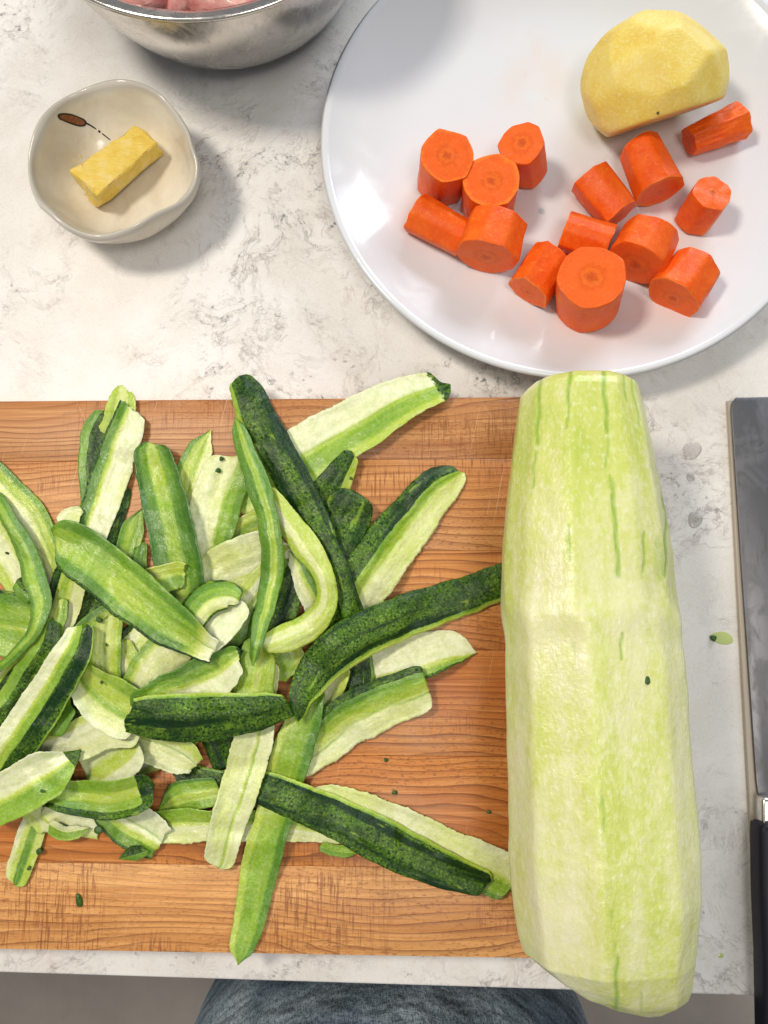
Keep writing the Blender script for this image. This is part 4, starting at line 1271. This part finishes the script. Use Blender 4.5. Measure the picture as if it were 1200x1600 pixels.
peel('smooth curved green ribbon bending at the left edge', 'M.4 G.8 M1', [(-30, 755, 20), (5, 795, 22), (34, 848, 28), (54, 903, 34), (64, 942, 32), (56, 978, 22), (36, 1008, 17), (8, 1036, 14), (-30, 1060, 12)], arch=.007, e0='s')
peel('long mottled skin strip standing out past the top board edge', 'K.86 G1', [(370, 590, 34), (392, 630, 54), (420, 690, 60), (452, 750, 62), (484, 820, 60), (512, 885, 56), (535, 945, 56), (548, 1000, 50)], e0='r', arch=.004)
peel('pale peel forming the big loop in the heap centre', 'Y.5 W.8 Y1', [(418, 762, 16), (440, 800, 34), (468, 838, 40), (494, 876, 36), (510, 912, 30), (508, 948, 34), (484, 978, 42), (446, 998, 40), (408, 1008, 26)], arch=.007, lift=.003)
peel('long thin green ribbon bowing down the heap centre', 'M.3 L.6 M1', [(367, 652, 12), (382, 700, 28), (404, 760, 34), (420, 820, 33), (426, 880, 33), (416, 940, 30), (402, 1000, 20), (395, 1040, 10)], arch=.007, lift=.002, e0='p', e1='p', lines=(.5,))
peel('horizontal dark mottled skin strip across the middle', 'Y.04 G.08 K1', [(200, 1118, 48), (240, 1120, 66), (300, 1122, 72), (360, 1118, 66), (415, 1108, 50), (456, 1100, 34)], e0='j', e1='r', arch=.004)
peel('long sweeping skin strip from the courgette to the heap centre', 'Y.07 G.11 K1', [(812, 898, 52), (760, 918, 54), (700, 940, 58), (640, 960, 62), (580, 985, 66), (530, 1014, 66), (492, 1052, 58), (470, 1090, 38), (466, 1128, 8)][::1], e0='s', e1='p', arch=.005)


# ------------------------------------------------------------------ crumbs, specks and drops
def crumb(label, px, py, z, sx, sy, mat='crumb', name='skin_crumb', cat='crumb', group='crumbs of green skin', rot=0.0, hgt=0.0010):
    c = un(px, py, z)
    m = mpp(px, py, z)
    NN = fib(18) + rng.normal(0, 0.35, (18, 3)); NN /= np.linalg.norm(NN, axis=1)[:, None]
    S = np.array([sx * m / 2, sy * m / 2, hgt])
    V, Fc, wh, q = body_from_planes(NN, np.sqrt(((NN * S) ** 2).sum(1)) * rng.uniform(0.7, 1.1, 18), 10, 20, 12)
    ca, sa = math.cos(rot), math.sin(rot)
    V = np.array([V[:, 0] * ca - V[:, 1] * sa, V[:, 0] * sa + V[:, 1] * ca, V[:, 2]]).T + np.array(c)
    V[:, 2] += hgt * 0.7
    o = obj(name, V, Fc, MT[mat])
    return tag(o, label, cat, group)


_mb = MBVH
_o = Vector((0, 0, H)); _h = _mb.ray_cast(_o, (un(1011, 1063, 0) - _o).normalized())[0]
mz_ = _h.z - 0.0004
crumb('dark green curl of skin alone on the lower left of the board', 124, 1406, BOARD_T, 10, 30, rot=0.25)
crumb('tiny green crumb on the board beside the lower right peelings', 617, 1238, BOARD_T, 11, 7)
crumb('tiny dark crumb on the board, upper one below the notched flesh peel', 603, 1187, BOARD_T, 6, 6)
crumb('tiny dark crumb on the board next to the peeled courgette', 763, 1268, BOARD_T, 7, 6)
crumb('green crumb on the countertop between the courgette and the knife', 1114, 997, 0.0003, 10, 12, rot=0.4)
crumb('green crumb of skin stuck on the right side of the peeled courgette', 1011, 1063, mz_, 9, 16, rot=0.1, hgt=0.0006)
for (x, y, a_, b_, lab) in ((341, 735, 9, 9, 'dark crumb on the broad pale peel left of the long curved ribbon'), (347, 717, 8, 9, 'green crumb near the top end of the broad pale peel'),
                            (156, 969, 13, 10, 'dark crumb on the green peel tucked under the diagonal one'), (167, 1008, 4, 6, 'tiny crumb on the upright pale green peel'),
                            (160, 1066, 7, 5, 'tiny crumb on the flap above the horizontal skin strip'), (62, 1330, 11, 12, 'dark crumb on the striped peel at the lower left of the board'),
                            (46, 1356, 7, 6, 'lower crumb on the striped peel at the lower left of the board'), (155, 1296, 16, 18, 'dark green curl of skin below the green-edged wide peel'),
                            (433, 1220, 6, 6, 'tiny crumb on the long green peel above the mottled strip'), (549, 748, 5, 7, 'tiny crumb on the short dark peel beside the long skin strip'),
                            (67, 1236, 7, 5, 'faint dark crumb on the pale peel with a dark skin tip'), (12, 864, 5, 4, 'tiny dark crumb on the yellowish peel at the left edge')):
    i_, j_ = int((y - HY0) / CELL), int((x - HX0) / CELL)
    crumb(lab, x, y, BOARD_T + max(0, float(HF[i_ - 1:i_ + 2, j_ - 1:j_ + 2].max())) + 0.0001, a_, b_, hgt=0.0008, rot=x * 0.7)
def droplet(label, px, py, z, r, h, grp='water drops on the countertop'):
    c = un(px, py, z); m = mpp(px, py, z)
    R = r * m * 0.85; h = h * 0.55
    pr = [(R * math.sin(a), h * math.cos(a)) for a in np.linspace(0.02, math.pi / 2, 12)]
    V, Fc = lathe(0, 0, pr, 32)
    V = np.array(V)
    a = np.arctan2(V[:, 1], V[:, 0])
    f = 1 + 0.10 * np.sin(2 * a + px) + 0.05 * np.sin(3 * a + py)
    V[:, 0] *= f; V[:, 1] *= f
    V = V + np.array(c)
    V[:, 2] += 0.00003
    o = obj('water_drop', V, [f_[::-1] for f_ in Fc], MT['water'])
    return tag(o, label, 'water drop', grp)


droplet('widest clear water drop between the courgette top and the knife', 1081, 704, 0, 17, 0.0012)
droplet('small round water drop just below the widest one', 1079, 745, 0, 8, 0.0009)
droplet('oval water drop on the countertop beside the knife blade, lowest of three', 1086, 812, 0, 14, 0.0013)
droplet('small water drop on the countertop above the wide board-edge peel', 423, 597, 0, 6, 0.0007)
droplet('faint water drop on the countertop by the dark strip tip', 484, 610, 0, 4, 0.0005)
droplet('water drop on the plate left of the left carrot cluster', 592, 402, 0.0135, 6, 0.0006, 'water drops on the plate')
droplet('water drop at the lower left slope of the plate', 652, 462, 0.013, 6, 0.0006, 'water drops on the plate')
droplet('water drop on the plate right of the potato half', 1147, 28, 0.0085, 8, 0.0006, 'water drops on the plate')
droplet('water drop on the plate near the wrinkled carrot end', 1166, 50, 0.0095, 7, 0.0006, 'water drops on the plate')
droplet('water drop on the plate between the two carrot clusters', 846, 330, PZ - 0.0002, 6, 0.0003, 'water drops on the plate')

gj = mat_simple('green_juice', (0.50, 0.58, 0.22), 0.12)
for nm, lab, ct, qx, qy, rr, hh, sx in (('wet_smear', 'flat pale green wet smear under the green crumb near the knife', 'smear', 1128, 997, 13, 0.0006, 1.6),
                                        ('juice_spot', 'small pale green juice spot on the countertop near its front edge', 'spot', 1126, 1493, 5, 0.0003, 1.0)):
    o = droplet(lab, qx, qy, 0, rr, hh, None)
    o.name = nm; o.data.name = nm; o['category'] = ct; o.scale = (sx, 0.9, 1)
    o.data.materials.clear(); o.data.materials.append(gj)

# ------------------------------------------------------------------ knife on a thin beige mat
m0 = un(1138, 625, 0.0035); m1 = un(1188.5, 1558, 0.0035)
r0 = un(1330, 618, 0.0035); r1 = un(1330, 1562, 0.0035)
mat_o = box_bevel('thin_mat', [(m1.x, m1.y), (r1.x, r1.y), (r0.x, r0.y), (m0.x, m0.y)], 0.0, 0.0030, MT['mat'], bev=0.0006)
tag(mat_o, 'thin beige mat lying under the kitchen knife at the right edge', 'mat')
knife = empty('kitchen_knife', un(1230, 1200, 0.004))
tag(knife, 'wide-bladed kitchen knife with black handle lying at the right edge', 'knife')
bladepts = [(1143, 640), (1145, 628), (1150, 621), (1335, 617), (1340, 700), (1338, 1100), (1332, 1225), (1320, 1250), (1215, 1254), (1200, 1252), (1191, 1249), (1184.5, 1240), (1182, 1220), (1172.5, 1080), (1160, 900)]
bp = [un(x, y, 0.0052) for x, y in bladepts]
box_bevel('blade', [(p.x, p.y) for p in bp][::-1], 0.0033, 0.0052, MT['blade'], knife, bev=0.0003, seg=2)
bp = [un(x, y, 0.012) for x, y in [(1191, 1246), (1191, 1296), (1258, 1296), (1255, 1246)]]
box_bevel('bolster', [(p.x, p.y) for p in bp], 0.0030, 0.012, MT['bolster'], knife, bev=0.0018)
bp = [un(x, y, 0.017) for x, y in [(1189.5, 1288), (1188.5, 1300), (1190, 1400), (1194.5, 1500), (1197, 1620), (1195, 1720), (1260, 1722), (1268, 1600), (1262, 1450), (1266, 1300), (1262, 1288)]]
box_bevel('handle', [(p.x, p.y) for p in bp], 0.0032, 0.017, MT['handle'], knife, bev=0.0030, seg=4)

# ------------------------------------------------------------------ person at the counter, in jeans
pcn = un(612, 1655, -0.22)
person = empty('person', (pcn.x, pcn.y, -0.9))
tag(person, 'person in faded blue jeans standing below the front of the counter', 'person')


X0, Y0 = pcn.x, pcn.y


def loft(sections, n=36):
    V = []; Fc = []
    sections = [(X0 + (q[0] - X0) * .84, q[1], q[2], q[3] * .84, q[4]) for q in sections]
    for (cx, cy, z, a, b) in sections:
        for k_ in range(n):
            t_ = 2 * math.pi * k_ / n
            V.append((cx + a * math.cos(t_), cy + b * math.sin(t_), z))
    for i in range(len(sections) - 1):
        for k_ in range(n):
            k2 = (k_ + 1) % n
            Fc.append((i * n + k_, i * n + k2, (i + 1) * n + k2, (i + 1) * n + k_))
    Fc.append(list(range(n))[::-1]); Fc.append([(len(sections) - 1) * n + k_ for k_ in range(n)])
    return V, Fc


parts = [loft([(X0, Y0 - 0.005, 0.00, .150, .100), (X0, Y0, -.06, .158, .108), (X0, Y0, -.14, .170, .114), (X0, Y0, -.22, .176, .118), (X0, Y0, -.30, .176, .116), (X0, Y0, -.37, .165, .10)][::-1])]
for sgn in (-1, 1):
    lx_ = X0 + sgn * 0.085
    parts.append(loft([(lx_, Y0, -.24, .086, .100), (lx_, Y0, -.34, .086, .098), (lx_, Y0 + .004, -.48, .075, .085), (lx_, Y0 + .008, -.58, .062, .068), (lx_, Y0, -.70, .058, .064), (lx_, Y0 - .01, -.82, .052, .056), (lx_, Y0 - .01, -.872, .056, .062)][::-1]))
JV = []; JF = []
for v_, f_ in parts:
    k_ = len(JV); JV += v_; JF += [[a + k_ for a in ff] for ff in f_]
jeans = obj('jeans', JV, JF, MT['denim'], person)
md = jeans.modifiers.new('r', 'REMESH'); md.mode = 'VOXEL'; md.voxel_size = 0.006; md.use_smooth_shade = True
md = jeans.modifiers.new('s', 'SMOOTH'); md.iterations = 12; md.factor = 0.6
for sgn in (-1, 1):
    lx_ = X0 + sgn * 0.085
    V, Fc, _w, _q = body_from_planes(fib(40), np.sqrt(((fib(40) * np.array([0.045, 0.13, 0.04])) ** 2).sum(1)), 14, 32, 20)
    V = V + np.array([lx_, Y0 + 0.05, -0.865]); V[:, 2] = np.maximum(V[:, 2], -0.899)
    obj('shoe', V, Fc, MT['shoe'], person)
